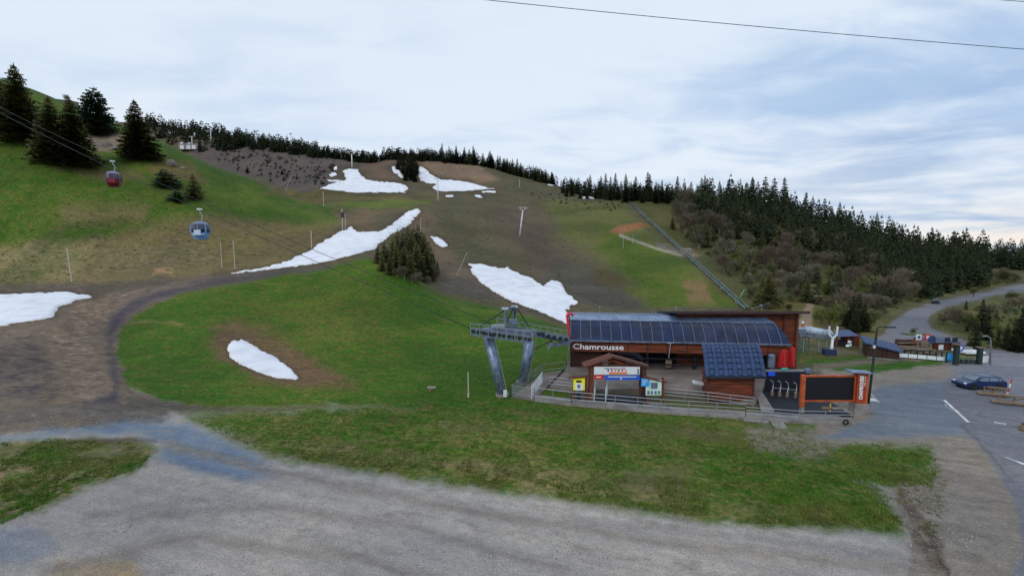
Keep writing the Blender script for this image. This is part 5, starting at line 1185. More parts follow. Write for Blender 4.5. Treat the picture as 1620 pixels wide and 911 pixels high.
# the yellow hydrant thing on the matting
e = empty('yellow_marker', Zp(1316, 650, 0), 'small yellow post and pale tray low behind the railing under the black screen', 'marker post')
c = Zp(1313, 652, 0); MB().tube([c, c+Vector((0, 0, .75))], .05, 6).build('post', mat('yellow_paint', (196, 176, 60), .6), e); MB().box((c.x-.35, c.y, .35), (.7, .3, .16)).build('tray', m_wood_g, e, bevel=.03); MB().box((c.x+.45, c.y, .32), (.7, .3, .14)).build('tray', m_conc, e, bevel=.03)
e = empty('spare_tyre', Zp(1339, 668, 0), 'dark tyre leaning on the walkway edge beside the orange pillar', 'tyre'); c = Zp(1339, 668, .3); b = MB(); b.tube([c+Vector((.17*math.cos(a*6.283/14), .05, .17*math.sin(a*6.283/14))) for a in range(15)], .055, 6, False); b.build('ring', m_tyre, e)
# red hoop at the left end of the station
p0 = P(902, 536, 45.5); p1 = P(897, 499, 45.5); p2 = P(902, 495, 45.5); p3 = P(907, 499, 45.5)
tag(MB().tube([p0, P(899, 515, 45.5), p1, P(899, 496, 45.5), p2, p3], .13, 8).build('red_hoop', m_redp, smooth=True), 'bent red tube rising at the left end of the station roof', 'tube')

# ---------------------------------------------------------------- lift tower on two splayed legs
tw = empty('lift_tower', Zp(795, 628, 0), 'steel gondola tower on two splayed tubular legs, beside the left end of the station', 'lift tower')
L1b = Zp(795, 629, -.2); L1t = P(772, 531, 40.2); L2b = Zp(826, 609, -.2); L2t = P(838, 538, 43.0)
MB().tube([L1b, L1t], [.40, .46], 16).build('leg', m_steel, tw, smooth=True); MB().tube([L2b, L2t], [.42, .50], 16).build('leg', m_steel, tw, smooth=True)
for base, top in ((L1b, L1t), (L2b, L2t)):
    d = (top-base).normalized(); s_ = Vector((.52, -.2, 0)); b = MB(); b.tube([base+s_, top+s_*1.1], .035, 4); b.tube([base+s_+Vector((-.3, -.1, 0)), top+s_*1.1+Vector((-.3, -.1, 0))], .035, 4)
    L_ = (top-base).length; k = .3
    while k < L_: p = base+d*k+s_; b.beam(p, p+Vector((-.3, -.1, 0)), .03); k += .35
    b.build('ladder', m_rail, tw)
    MB().tube([base+Vector((0, 0, .15)), base+Vector((0, 0, .4))], .62, 16).build('foot_flange', m_conc, tw)
hd = P(770, 524, 40.4); hz_ = hd.z
cA = P(766, 524, 39.4); cB = P(846, 527, 43.4)
MB().beam(cA, cB, .55, .6).build('head_beam', m_steel, tw, bevel=.04)
def sheaves(pa, pb, n_, nm):
    d = (pb-pa).normalized(); L_ = (pb-pa).length
    MB().beam(pa+Vector((0, 0, -.05)), pb+Vector((0, 0, -.05)), .12, .26).build('sheave_frame', m_steel, tw)
    side = d.cross(Vector((0, 0, 1))).normalized()
    for k in range(n_):
        c = pa.lerp(pb, (k+.5)/n_)+Vector((0, 0, -.22)); MB().tube([c-side*.09, c+side*.09], .2, 12).build('sheave_wheel', m_steel_d, tw)
        if k % 2 == 0: MB().beam(c+Vector((0, 0, .05)), c+d*(L_/n_)+Vector((0, 0, .05)), .05, .12).build('rocker_arm', m_rail, tw)
nA, nB = P(745, 519, 38.9), P(842, 533, 39.3); fA, fB = P(786, 514, 42.8), P(900, 534, 44.4)
sheaves(nA, nB, 12, 'near'); sheaves(fA, fB, 12, 'far')
def catwalk(pa, pb, off_, nm):
    a = pa+off_; b_ = pb+off_; MB().beam(a, b_, .6, .05).build('catwalk_grid', m_steel, tw)
    b = MB(); d = (b_-a); n_ = max(3, int(d.length/.7)); side = d.normalized().cross(Vector((0, 0, 1)))*.3
    for k in range(n_+1):
        p = a.lerp(b_, k/n_)+side; b.beam(p, p+Vector((0, 0, .95)), .035)
        b.beam(p-side*2, p-side*2+Vector((0, 0, .95)), .03)
    for h_ in (.5, .95): b.beam(a+side+Vector((0, 0, h_)), b_+side+Vector((0, 0, h_)), .03); b.beam(a-side+Vector((0, 0, h_)), b_-side+Vector((0, 0, h_)), .03)
    b.build('catwalk_railing', m_rail, tw)
catwalk(nA, nB, Vector((0, -.45, -.45)), 'n'); catwalk(fA, fB, Vector((0, .45, -.35)), 'f')
for (px, py, Y, pb_) in ((799, 489, 41.0, 512), (814, 486, 42.6, 508)):
    t_ = P(px, py, Y); bt = P(px, pb_+8, Y); MB().tube([bt, t_], .16, 8).build('mast', m_steel, tw); MB().tube([t_+Vector((-.3, 0, 0)), t_+Vector((.3, 0, 0))], .2, 10).build('pulley', m_rail, tw)
MB().beam(P(797, 490, 41.0), P(818, 485, 42.8), .16, .18).build('mast_beam', m_steel, tw)
for (a_, c_) in (((800, 490, 41), (758, 517, 39)), ((816, 487, 42.5), (812, 512, 42)), ((818, 487, 42.6), (836, 516, 43)), ((812, 488, 42), (798, 516, 41))): MB().beam(P(*a_), P(*c_), .08).build('stay', m_steel_d, tw)
MB().box(P(812, 509, 41.6), (.8, .6, .45)).build('service_box', m_steel, tw, bevel=.03); MB().box(P(788, 516, 40.2), (1.2, .5, .3)).build('cover_plate', m_rail, tw, bevel=.03)
MB().beam(P(843, 530, 43.2), P(903, 540, 46), .25, .3).build('link_beam', m_steel, tw); MB().beam(P(866, 552, 44), P(872, 542, 44), .3, .2).build('bracket', m_steel, tw); MB().beam(P(870, 546, 44), P(900, 542, 45.6), .35, .3).build('bracket', m_steel, tw)
MB().box(P(854, 528, 43.6), (.9, .5, .35)).build('grip_guide', m_steel_d, tw); MB().beam(P(845, 552, 43.5), P(874, 538, 44.5), .09).build('stay', m_steel_d, tw)
MB().box(Zp(799, 622, .55), (.3, .1, .6)).build('number_plate', m_white, tw)
# ropes and cabins
def rope(pa, pb, sag, label, r=.03, n_=24, ext=None, grp=None, nm='haul_rope', cat='cable', m=None):
    pts_ = [pa.lerp(pb, k/n_)-Vector((0, 0, 4*sag*(k/n_)*(1-k/n_))) for k in range(n_+1)]
    o = MB().tube(pts_+(ext or []), r, 5).build(nm, m or m_steel_d, smooth=True); tag(o, label, cat, grp); return pts_
far_r = rope(P(-160, 86, 90), fA+Vector((0, 0, -.02)), 1.5, 'upper haul rope carrying the red and violet cabin', grp='haul ropes of the gondola lift', m=m_steel_d)
near_r = rope(P(-160, 92, 86), nA+Vector((0, 0, -.02)), 1.3, 'lower haul rope carrying the blue cabin', grp='haul ropes of the gondola lift', m=m_steel_d)
def on_rope(pts_, px):
    for a, b_ in zip(pts_, pts_[1:]):
        x0 = proj(*a)[0]; x1 = proj(*b_)[0]
        if x0 <= px <= x1: return a.lerp(b_, (px-x0)/(x1-x0))
def cabin(p, label, s, rz, body, roofm, stripe):
    e = empty('gondola_cabin', p, label, 'gondola cabin', 'cabins hanging on the gondola ropes', rz); w, d, h = 1.75*s, 1.7*s, 2.15*s; zt = -1.4*s
    b = MB(); b.tube([(0, 0, .06), (.05, 0, -.4*s), (.28*s, 0, -.8*s), (.12*s, 0, zt-.1)], .07, 8); b.loc('hanger', m_rail, e)
    MB().box((0, 0, .02), (.55, .16, .2)).loc('grip', m_white, e, bevel=.02)
    ring = [(zt, .30), (zt-.10*s, .62), (zt-.35*s, .88), (zt-.95*s, 1.0), (zt-1.35*s, .97), (zt-1.8*s, .84), (zt-h, .66)]
    def loopat(q, z):
        out = []
        for k in range(16):
            a = 6.2832*(k+.5)/16; c, s_ = math.cos(a), math.sin(a); pw = .55
            out.append((w/2*q*math.copysign(abs(c)**pw, c), d/2*q*math.copysign(abs(s_)**pw, s_), z))
        return out
    def shell(i0, i1, m, nm, grow=0.0):
        b = MB(); n_ = i1-i0
        for i in range(i0, i1+1): b.v += loopat(ring[i][1]+grow, ring[i][0])
        for j in range(n_):
            for k in range(16): k2 = (k+1) % 16; b.f.append((j*16+k, j*16+k2, (j+1)*16+k2, (j+1)*16+k)); b.m.append(0)
        if i0 == 0: b.f.append(tuple(range(16))); b.m.append(0)
        if i1 == 6: b.f.append(tuple(n_*16+k for k in reversed(range(16)))); b.m.append(0)
        return b.loc(nm, m, e)
    shell(0, 2, roofm, 'roof'); shell(2, 4, m_glass_c, 'window_band', -.015); shell(4, 6, body, 'body')
    for sx in (-1, 1):
        for sy in (-1, 1): MB().beam((sx*w/2*.86, sy*d/2*.88, ring[2][0]), (sx*w/2*.92, sy*d/2*.92, ring[4][0]), .09).loc('corner_frame', body, e)
    MB().box((0, -d/2*1.0, zt-1.15*s), (.06, .05, 1.5*s)).loc('door_seam', body, e)
    MB().box((0, -d/2*.97, zt-1.5*s), (w*.8, .06, .12)).loc('stripe', stripe, e)
    b = MB(); b.box((0, -d/2*1.12, zt-1.62*s), (w*.5, .25, .08)); b.box((0, -d/2*1.22, zt-1.3*s), (w*.4, .03, .5)); b.loc('ski_rack', stripe, e)
    return e
m_glass_c = mat('cabin_glass', (34, 36, 62), .15, var=.3, scale=.8, spec=.8)
cabin(on_rope(far_r, 178), 'red cabin with a violet-grey top hanging high over the green hill', 1.0, .5, mat('red_cabin_paint', (96, 14, 26), .35, var=.2, scale=1, spec=.6), mat('violet_roof', (112, 110, 142), .35, var=.2, scale=1, spec=.6), mat('crimson_trim', (140, 26, 44), .4))
cabin(on_rope(near_r, 316), 'light blue cabin with dark tall windows hanging lower on the near rope', .97, .25, mat('blue_cabin_paint', (108, 150, 204), .35, var=.15, scale=1, spec=.6), mat('grey_blue_roof', (96, 112, 136), .35, var=.2, scale=1, spec=.6), mat('pale_trim', (190, 208, 228), .4))
# overhead lines across the sky
wa = P(700, -7, 22); wb = P(1760, 89, 22)
rope(wa, wb, .12, 'single dark wire crossing the sky from top centre to the right edge', r=.015, nm='overhead_wire', cat='wire', grp='overhead wires')
rope(P(1500, -6, 24), P(1760, 12, 24), .02, 'short piece of a second wire in the top right corner of the sky', r=.014, nm='overhead_wire', cat='wire', grp='overhead wires')
# ---------------------------------------------------------------- street lamps
def curve_lamp(base, pts_, r0, label, m, head=None):
    e = empty('street_lamp', base, label, 'street lamp'); MB().tube(pts_, [r0*(1-.55*k/(len(pts_)-1)) for k in range(len(pts_))], 8).build('pole', m, e, smooth=True)
    return e
Yl = 36.0; b0 = Zp(1371.5, 655, 0); Yl = b0.y
e = curve_lamp(b0, [b0-Vector((0, 0, .2)), P(1380, 585, Yl), P(1387, 524, Yl), P(1388, 518.5, Yl), P(1391, 516.8, Yl), P(1400, 516.6, Yl)], .095, 'tall dark street lamp with a bent arm rising beside the sign pillar', m_dkgreen)
MB().box(P(1408, 517.2, Yl), (.8, .3, .12)).build('lamp_head', m_dkgreen, e, bevel=.03); MB().tube([b0, b0+Vector((0, 0, .9))], .15, 8).build('foot', m_dkgreen, e); MB().box(P(1383, 548.5, Yl-.1)+Vector((0, 0, 0)), (.14, .1, .22)).build('small_sign', m_white, e)
b1 = Zp(1567, 577, 0); Y1_ = b1.y; e = curve_lamp(b1, [b1-Vector((0, 0, .2)), P(1567.5, 540, Y1_), P(1566.5, 534, Y1_), P(1561, 531.5, Y1_)], .07, 'slim grey street lamp at the far edge of the car park', m_rail)
MB().box(P(1559, 531.5, Y1_), (.6, .22, .1)).build('lamp_head', m_rail, e, bevel=.02)

# ---------------------------------------------------------------- the dark blue hatchback
m_car = mat('dark_blue_paint', (26, 44, 88), .25, .3, var=.12, scale=1, spec=.7); m_cglass = mat('car_glass', (92, 108, 122), .12, var=.2, scale=2, spec=.8); m_rim = mat('alloy', (170, 174, 180), .35, .7)
cb = Zp(1548, 613.5, 0); car = empty('parked_car', cb, 'dark blue five-door hatchback parked alone on the car park, nose to the left', 'car', rz=R(-4)); car.scale = (.86, .86, .86)
Lc, Wc = 4.25, 1.78
low = [(-2.12, .30), (-2.14, .55), (-2.02, .72), (-1.25, .90), (-.95, .96), (1.7, 1.0), (2.05, .96), (2.12, .75), (2.10, .35), (1.9, .24), (-1.9, .22)]
top = [(-1.15, .92), (-.45, 1.38), (.05, 1.47), (.9, 1.47), (1.55, 1.36), (1.98, .98)]
b = MB()
def loft(prof_, w0, w1, zc):
    n_ = len(prof_)
    L_ = [(x, -(w0+(w1-w0)*max(0, (z-zc))/.6)/2, z) for x, z in prof_]; R_ = [(x, -y, z) for x, y, z in L_]
    return L_+R_, [tuple(range(n_)), tuple(reversed(range(n_, 2*n_)))]+[((i+1) % n_, i, i+n_, (i+1) % n_+n_) for i in range(n_)]
v_, f_ = loft(low, Wc, Wc-.1, .6); b.poly(v_, f_); v_, f_ = loft(top, Wc-.1, Wc-.42, .92); b.poly(v_, f_); b.loc('body', m_car, car, bevel=.035)
def sidewin(xs0, side, nm):
    b = MB(); y = [-(Wc-.1+(-.32)*max(0, (z-.92))/.6)/2-.012 for x, z in xs0]; P_ = [(x, side*(-yy) if side > 0 else yy, z) for (x, z), yy in zip(xs0, y)]
    P_2 = [(x, yy+(.02 if side < 0 else -.02), z) for x, yy, z in P_]; n_ = len(P_); b.poly(P_+P_2, [tuple(range(n_)), tuple(reversed(range(n_, 2*n_)))]); b.loc(nm, m_cglass, car)
for sd in (-1, 1):
    sidewin([(-.82, .99), (-.38, 1.31), (.02, 1.38), (.28, 1.39), (.28, 1.0)], sd, 'side_window'); sidewin([(.36, 1.0), (.36, 1.39), (.9, 1.38), (1.22, 1.33), (1.22, 1.02)], sd, 'side_window'); sidewin([(1.29, 1.03), (1.29, 1.31), (1.5, 1.26), (1.66, 1.08)], sd, 'rear_quarter_window')
    MB().box((-.72, sd*.97, 1.0), (.16, .2, .12)).loc('wing_mirror', m_car, car, bevel=.02)
    MB().box((.0, sd*.885, .86), (.2, .04, .03)).loc('door_handle', m_steel_d, car); MB().box((1.0, sd*.885, .88), (.2, .04, .03)).loc('door_handle', m_steel_d, car)
    MB().box((-1.92, sd*.68, .68), (.34, .28, .15)).loc('headlight', m_white, car, bevel=.03); MB().box((2.05, sd*.7, .82), (.14, .26, .26)).loc('tail_light', m_red, car, bevel=.02)
    for x in (-1.32, 1.28):
        y = sd*.80; w_ = MB().tube([(x, y-.11, .32), (x, y+.11, .32)], .32, 20).loc('wheel', m_tyre, car); MB().tube([(x, y+sd*.10, .32), (x, y+sd*.125, .32)], .21, 12).loc('rim', m_rim, w_)
        MB().tube([(x, y-.06+sd*.075, .32), (x, y+.06+sd*.03, .32)], .37, 20).loc('wheel_arch', m_tyre, car)
    MB().box((.3, sd*.895, .32), (2.6, .03, .12)).loc('sill_trim', m_steel_d, car)
b = MB(); b.poly([(-1.10, -.70, .97), (-1.10, .70, .97), (-.50, .62, 1.37), (-.50, -.62, 1.37)], [(0, 1, 2, 3)]); b.v = [(x-.02, y, z+.01) for x, y, z in b.v]; b.loc('windscreen', m_cglass, car)
b = MB(); b.poly([(1.62, -.6, 1.34), (1.62, .6, 1.34), (1.95, .68, 1.03), (1.95, -.68, 1.03)], [(0, 1, 2, 3)]); b.v = [(x+.02, y, z+.012) for x, y, z in b.v]; b.loc('rear_window', m_cglass, car)
MB().box((-2.13, 0, .42), (.04, .9, .16)).loc('grille', m_steel_d, car); MB().box((2.12, 0, .6), (.03, .5, .12)).loc('number_plate', m_white, car)
# far car on the road
h = nearpt(1480, 480, 80); c2 = empty('distant_car', h, 'dark car far off on the road at the bend', 'car', rz=-R(43)); c2.scale = (.8, .8, .8); MB().box((0, 0, .55), (1.8, 4.2, .75)).loc('body', m_steel_d, c2, bevel=.15); MB().box((0, .2, 1.15), (1.5, 2.2, .55)).loc('cabin', m_cglass, c2, bevel=.15)
for sx in (-.8, .8):
    for sy in (-1.3, 1.3): MB().tube([(sx-.1, sy, .32), (sx+.1, sy, .32)], .32, 12).loc('wheel', m_tyre, c2)

# ---------------------------------------------------------------- timber barriers, small posts
def barrier(pa, pb, label):
    d = (pb-pa); L_ = d.length; rz = math.atan2(d.y, d.x); e = empty('timber_barrier', pa, label, 'timber barrier', 'timber barriers on the car park', rz)
    MB().box((L_/2, 0, .17), (L_, .32, .26)).loc('base_log', m_wood_g, e, bevel=.04); MB().box((L_/2+.3, .0, .78), (L_-.7, .09, .13)).loc('top_rail', m_wood_g, e, bevel=.01)
    n_ = 3
    for k in range(n_):
        x = .5+(L_-.9)*k/(n_-1); MB().box((x, 0, .55), (.12, .1, .5)).loc('post', m_wood_g, e)
    MB().beam((.3+(L_-.9)/2, 0, .35), (L_-.5, 0, .75), .07).loc('brace', m_wood_g, e); MB().beam((.5, .08, .3), (L_/2, .08, .75), .06).loc('brace', m_wood_g, e)
barrier(Zp(1545, 624, 0), Zp(1598, 629, 0), 'left-hand and nearer-to-the-car weathered timber barrier with a low log base')
barrier(Zp(1567, 637, 0), Zp(1640, 645, 0), 'longer weathered timber barrier cut by the right edge, in front of the other')
e = empty('timber_block', Zp(1619, 681, 0), 'end of a brown timber block at the right edge of the car park', 'timber block'); c = Zp(1622, 681, 0); MB().box((c.x, c.y, .22), (.7, .35, .44)).build('log', m_wood_g, e, bevel=.04); MB().box((c.x, c.y, .5), (.5, .1, .14)).build('rail', m_beam, e)
q = Zp(1592, 627, 0); e = empty('marker_pole', q, 'thin red and white marker pole leaning behind the timber barriers', 'marker pole')
for k in range(4): MB().tube([q+Vector((.07, 0, .30))*k*1.3, q+Vector((.07, 0, .30))*(k+1)*1.3], .05, 6).build('band', (m_bred if k % 2 else m_white), e)
h = nearpt(1611, 550, 40); e = empty('low_wall', h, 'low dark log barrier at the far right edge of the car park', 'log barrier'); MB().box((h.x+1.2, h.y, h.z+.35), (3.2, .4, .6)).build('log', m_wood_g, e, bevel=.05); MB().box((h.x+1.2, h.y, h.z+.8), (3.0, .1, .1)).build('rail', m_wood_g, e)

# ---------------------------------------------------------------- painted lines
def marking(pts_, w, name='road_marking', m=None):
    b = MB()
    for i in range(len(pts_)-1):
        a = Zp(*pts_[i], 0); c = Zp(*pts_[i+1], 0); n_ = 8; s = (c-a).normalized().cross(Vector((0, 0, 1)))*w/2
        for k in range(n_):
            p, q = a.lerp(c, k/n_), a.lerp(c, (k+1)/n_); b.poly([Vector((v.x, v.y, gz(v.x, v.y)+.02)) for v in (p-s, q-s, q+s, p+s)], [(0, 1, 2, 3)])
    return tag(b.build(name, m or m_line), kind='structure')
m_line = mat('worn_road_paint', (206, 208, 214), .8, var=.1, scale=3, alt=(150, 152, 160), altr=(.5, .7))
m_line2 = mat('faded_road_paint', (152, 154, 164), .8, var=.12, scale=3, alt=(124, 126, 136))
marking([(1494, 633), (1509, 647)], .20); marking([(1510, 647.5), (1532, 668)], .20); marking([(1533, 668), (1562, 671), (1592, 673)], .14, m=m_line2); marking([(1572, 668), (1592, 671)], .2)
marking([(1590, 723), (1622, 735)], .30); marking([(1535, 655), (1560, 657), (1590, 660)], .10, m=m_line2); marking([(1520, 645), (1536, 652), (1548, 652)], .09, m=m_line2)
marking([(1500, 636), (1495, 642), (1510, 652)], .1, m=m_line2)

# ---------------------------------------------------------------- pylons, poles, lances
def pylon(px, py, top, label, w=.34, head=1.6, lean=0.0, kind_='T', ymin=60, grp='white lift pylons on the slopes'):
    h = nearpt(px, py, ymin); H = (py-top)/F*h.y; tp = h+Vector((lean/F*h.y, 0, H)); e = empty('lift_pylon', h, label, 'lift pylon', grp)
    MB().tube([h-Vector((0, 0, .5)), tp], [w, w*.72], 10).build('mast', m_white, e, smooth=True)
    if kind_ == 'T':
        MB().beam(tp+Vector((-head, 0, 0)), tp+Vector((head, 0, 0)), w*.7, w*.7).build('crossarm', m_white, e)
        for s in (-1, 1):
            MB().box(tp+Vector((s*head, 0, -.1)), (w*.8, 2.6, w*.9)).build('sheave_assembly', m_rail, e); MB().beam(tp+Vector((s*head*.9, 0, .2)), tp+Vector((s*head*.6, 0, .9)), .1).build('stay', m_rail, e)
    elif kind_ == 'box':
        for s in (-1, 1): MB().beam(tp+Vector((s*head*.25, 0, 0)), tp+Vector((s*head, 0, head*.55)), w*.6).build('fork', m_white, e); MB().box(tp+Vector((s*head, 0, head*.45)), (w*.9, 2.2, w*1.3)).build('sheave_assembly', m_rail, e)
        MB().beam(tp+Vector((-head, 0, head*.6)), tp+Vector((head, 0, head*.6)), w*.5).build('crossarm', m_white, e)
    elif kind_ == 'Y':
        for s in (-1, 1): MB().tube([tp-Vector((0, 0, .2)), tp+Vector((s*head*.45, 0, .25)), tp+Vector((s*head*.5, 0, 1.3))], w*.6, 8).build('fork', m_white, e)
    return e
pylon(822, 373, 333, 'nearest mid-slope white pylon, leaning right, with a square head', .30, 1.5, 5, 'box', 99)
pylon(693, 318, 284, 'slender white pylon on the shelf below the right-hand snow field', .32, 1.2, 0, 'T', 150)
pylon(557, 266, 245, 'topmost white pylon with a wide head above the left snow field', .45, 2.8, 0, 'box', 200)
pylon(461, 242, 213, 'thin white pylon on the scree slope before the dark wood', .4, .5, 0, 'T', 200)
pylon(406, 230, 208, 'white pylon at the left of the scree slope, before the dark wood', .5, 1.5, 0, 'T', 300)
pylon(304, 228, 217, 'small white pylon on the far ridge above the concrete shelter', .4, 1.6, 0, 'T', 300)
pylon(334, 222, 208, 'faint grey pylon on the far ridge, right of the concrete shelter', .4, 1.6, 0, 'T', 300)
def pole(px, py, top, label, r=.09, dx=0, ymin=60, cat='pole', name='snow_pole', grp='thin poles along the pistes', m=None, sign=False):
    h = nearpt(px, py, ymin); H = (py-top)/F*h.y; e = empty(name, h, label, cat, grp)
    MB().tube([h-Vector((0, 0, .3)), h+Vector((dx/F*h.y, 0, H))], r, 6).build('shaft', m or m_pole, e); MB().tube([h-Vector((0, 0, .2)), h+Vector((0, 0, .3))], r*1.8, 6).build('foot', m or m_pole, e)
    if sign: MB().box(h+Vector((.2, -.1, H*.72)), (1.1, .1, 1.6)).build('board', m_steel_d, e); MB().tube([h+Vector((.9, 0, 0)), h+Vector((.9, 0, H*.8))], r*.7, 6).build('second_post', m or m_pole, e)
    return e
m_pole = mat('pale_pole', (176, 170, 158), .7, var=.12, scale=3)
pole(114, 445, 392, 'tall pale pole at the foot of the green hill, left of the blue cabin', .12, -4)
pole(351, 422, 383, 'left of two pale poles where the dirt track meets the snow ribbon', .09)
pole(372, 425, 381, 'right of two pale poles where the dirt track meets the snow ribbon', .09, -1)
pole(493, 393, 365, 'pale pole at the upper edge of the snow ribbon', .10)
pole(542, 366, 331, 'pole carrying a dark board above the snow ribbon', .12, sign=True, ymin=99)
pole(512, 326, 304, 'thin pole on the green shelf at the left', .14, ymin=150)
pole(741, 628, 587, 'single grey pole on the grass left of the lift tower', .055, ymin=30, grp=None)
pole(722, 435, 400, 'snow lance leaning right beside the big snow tongue', .07, 17, 90, 'snow lance', 'snow_lance', 'leaning snow lances')
pole(452, 300, 281, 'snow lance leaning right on the scree slope', .13, 9, 180, 'snow lance', 'snow_lance', 'leaning snow lances')
pole(666, 372, 345, 'thin post beside the fir clump at the top of the gully track', .07, 0, 99)
for x, t in ((582, 240), (604, 240), (636, 243)): pole(x, 251, t, {582: 'leftmost thin post on the skyline above the left snow field', 604: 'middle thin post on the skyline above the left snow field', 636: 'thin skyline post left of the upper fir clump'}[x], .13, 0, 200)
pole(822, 296, 284, 'short pole below the ridge firs', .16, 0, 160); pole(1170, 410, 396, 'small post where the path ends in the bushes', .06, 0, 90); pole(1001, 385, 372, 'small pale post on the path below the orange earth cut', .06, 0, 90)
pole(986, 392, 372, 'thin post at the left end of the path by the earth cut', .06, 0, 90)
h = nearpt(681, 619, 30); e = empty('marker_stone', h, 'small grey stump with a cap lying on the grass left of the lift tower', 'stump'); MB().tube([h-Vector((0, 0, .1)), h+Vector((0, 0, .35))], .16, 8).build('stump', m_wood_g, e); MB().box(h+Vector((.1, 0, .38)), (.75, .35, .12)).build('cap', m_rock, e)
tag(MB().tube([nearpt(742, 414, 90)+Vector((0, 0, .3)), P(740, 407, 129)], .1, 5).build('stake', m_pole), 'short stake at the tip of the big snow tongue', 'stake')

# ---------------------------------------------------------------- penstock pipe down the right hill
pp = [nearpt(x, y, 85) for x, y in ((991, 317), (1015, 338), (1040, 361), (1064, 383), (1086, 403), (1110, 425), (1134, 447), (1158, 469), (1184, 492))]
pe = empty('water_pipe', pp[-1], 'long grey-green pipe running straight down the right hill to the station roof', 'pipeline')
sm_ = [Vector((p.x, p.y, p.z+.75)) for p in pp]
m_pipe = mat('green_grey_pipe', (88, 106, 88), .6, .2, var=.2, scale=.6, alt=(70, 88, 72))
MB().tube(sm_, .27, 10).build('pipe', m_pipe, pe, smooth=True); MB().tube([p+Vector((-.75, 0, -.1)) for p in sm_], .13, 8).build('side_pipe', m_steel, pe, smooth=True)
for i in range(8):
    for t in (0, .5): c = sm_[i].lerp(sm_[i+1], t); MB().box(c-Vector((.3, 0, .7)), (1.3, .3, 1.1)).build('support', m_conc, pe)
e = empty('anchor_block', pp[4], 'concrete anchor block where the path crosses the pipe', 'concrete block'); MB().box(pp[4]+Vector((-.3, -.3, .9)), (3.4, 2.4, 2.2)).build('block', m_conc, e, bevel=.1); MB().box(pp[4]+Vector((-.3, -.3, 2.1)), (2.6, 1.6, .3)).build('cap', m_rock, e)
a_ = nearpt(1171, 471, 80); tag(MB().tube([a_, a_+Vector((1.0, .5, 1.7)), nearpt(1200, 462, 80)+Vector((0, 0, 1.3))], .14, 6).build('hose', mat('pale_green_hose', (110, 150, 110), .5)), 'curved pale green hose beside the lower end of the pipe', 'hose')

# ---------------------------------------------------------------- boulders and stones
def rock_mesh(seed, n_=2):
    bm = bmesh.new(); bmesh.ops.create_icosphere(bm, subdivisions=n_, radius=1); rd = random.Random(seed)
    ax = [Vector((rd.gauss(0, 1), rd.gauss(0, 1), rd.gauss(0, 1))).normalized() for _ in range(9)]; cut = [rd.uniform(.55, .9) for _ in ax]
    for v in bm.verts:
        for a, c in zip(ax, cut):
            d = v.co.dot(a)
            if d > c: v.co -= a*(d-c)
    me = bpy.data.meshes.new('rock'); bm.to_mesh(me); bm.free(); me.materials.append(m_rock); return me
rocks = [rock_mesh(500+i) for i in range(6)]
def boulder(px, py, s, label, ymin=60, name='boulder', cat='boulder', grp=None, z=.3, k=0):
    h = nearpt(px, py, ymin); w = s/F*h.y/2; return tag(add(name, rocks[k % 6], None, h+Vector((0, 0, w*z)), (0, 0, px), (w, w*.8, w*.8)), label, cat, grp)
boulder(271, 262, 17, 'pale leaning boulder on the crest of the green hill', 95, k=1); boulder(289, 268, 8, 'small pale stone right of the leaning boulder', 95, k=2); boulder(169, 231, 26, 'pale rock outcrop between the joined firs and the lone fir', 95, z=-.2, k=3); boulder(54, 229, 20, 'flat pale rock under the tallest left-hand fir', 95, z=-.3, k=4)
boulder(182, 236, 16, 'lower pale rock of the outcrop left of the lone fir', 95, z=-.1, k=5)
boulder(92, 779, 7, 'single cream-coloured stone on the grass in the lower left corner', 0, 'stone', 'stone', None, .1, 2)
boulder(183, 840, 4, 'small white pebble on the gravel in the lower left', 0, 'stone', 'stone', None, .1, 3)
boulder(1478, 703, 12, 'white flat stone at the left end of the scrape on the gravel yard', 0, 'stone', 'stone', None, -.2, 1)
boulder(1440, 862, 9, 'loose block beside the rut, lower right', 0, 'stone', 'stone', 'blocks in the rut', -.1, 0)
boulder(701, 276, 5, 'dark rock at the brown slope', 200, 'stone', 'stone', None, .2, 0)
# tiny stones, gravel scraps and clods: nobody would count them
r0_ = rock_mesh(90, 1); tri0 = np.array([tuple(p.vertices) for p in r0_.polygons]); v0 = np.array([tuple(v.co) for v in r0_.vertices])
def stones(name, spots, smin, smax, m, label, cat):
    Vs = []; Fs = []; off = 0
    for x, y in spots:
        s = random.uniform(smin, smax)*(1 if random.random() < .9 else 1.8); a = random.uniform(0, 6.28); c, q = math.cos(a), math.sin(a)
        M = np.array([[c, -q, 0], [q, c, 0], [0, 0, .6]])*s; Vs.append(v0@M.T+np.array([x, y, gz(x, y)+s*.15])); Fs.append(tri0+off); off += len(v0)
    me = fast_mesh(name, np.concatenate(Vs), np.concatenate(Fs), smooth=False); me.materials.append(m); return tag(add(name, me), label, cat, kind='stuff')
def spots_in(poly, n_, flat=True):
    out = []; xs = [p[0] for p in poly]; ys = [p[1] for p in poly]
    while len(out) < n_:
        X = rng.uniform(min(xs), max(xs), 400); Yp = rng.uniform(min(ys), max(ys), 400); ok = seg_sd(poly, X, Yp) > 0
        for x, y in zip(X[ok], Yp[ok]):
            p = Zp(x, y, 0); out.append((p.x, p.y))
            if len(out) >= n_: break
    return out
m_peb = mat('pebbles', (150, 144, 138), .9, var=.3, scale=.8, alt=(104, 100, 100))
m_peb2 = mat('pale_rubble', (158, 150, 140), .9, var=.25, scale=.8, alt=(130, 122, 112))
stones('gravel', spots_in([(0,700),(280,672),(440,735),(900,795),(1430,848),(1500,911),(0,911),(0,835),(230,745)], 5200), .01, .026, m_peb, 'loose gravel on the pale track across the foreground', 'gravel')
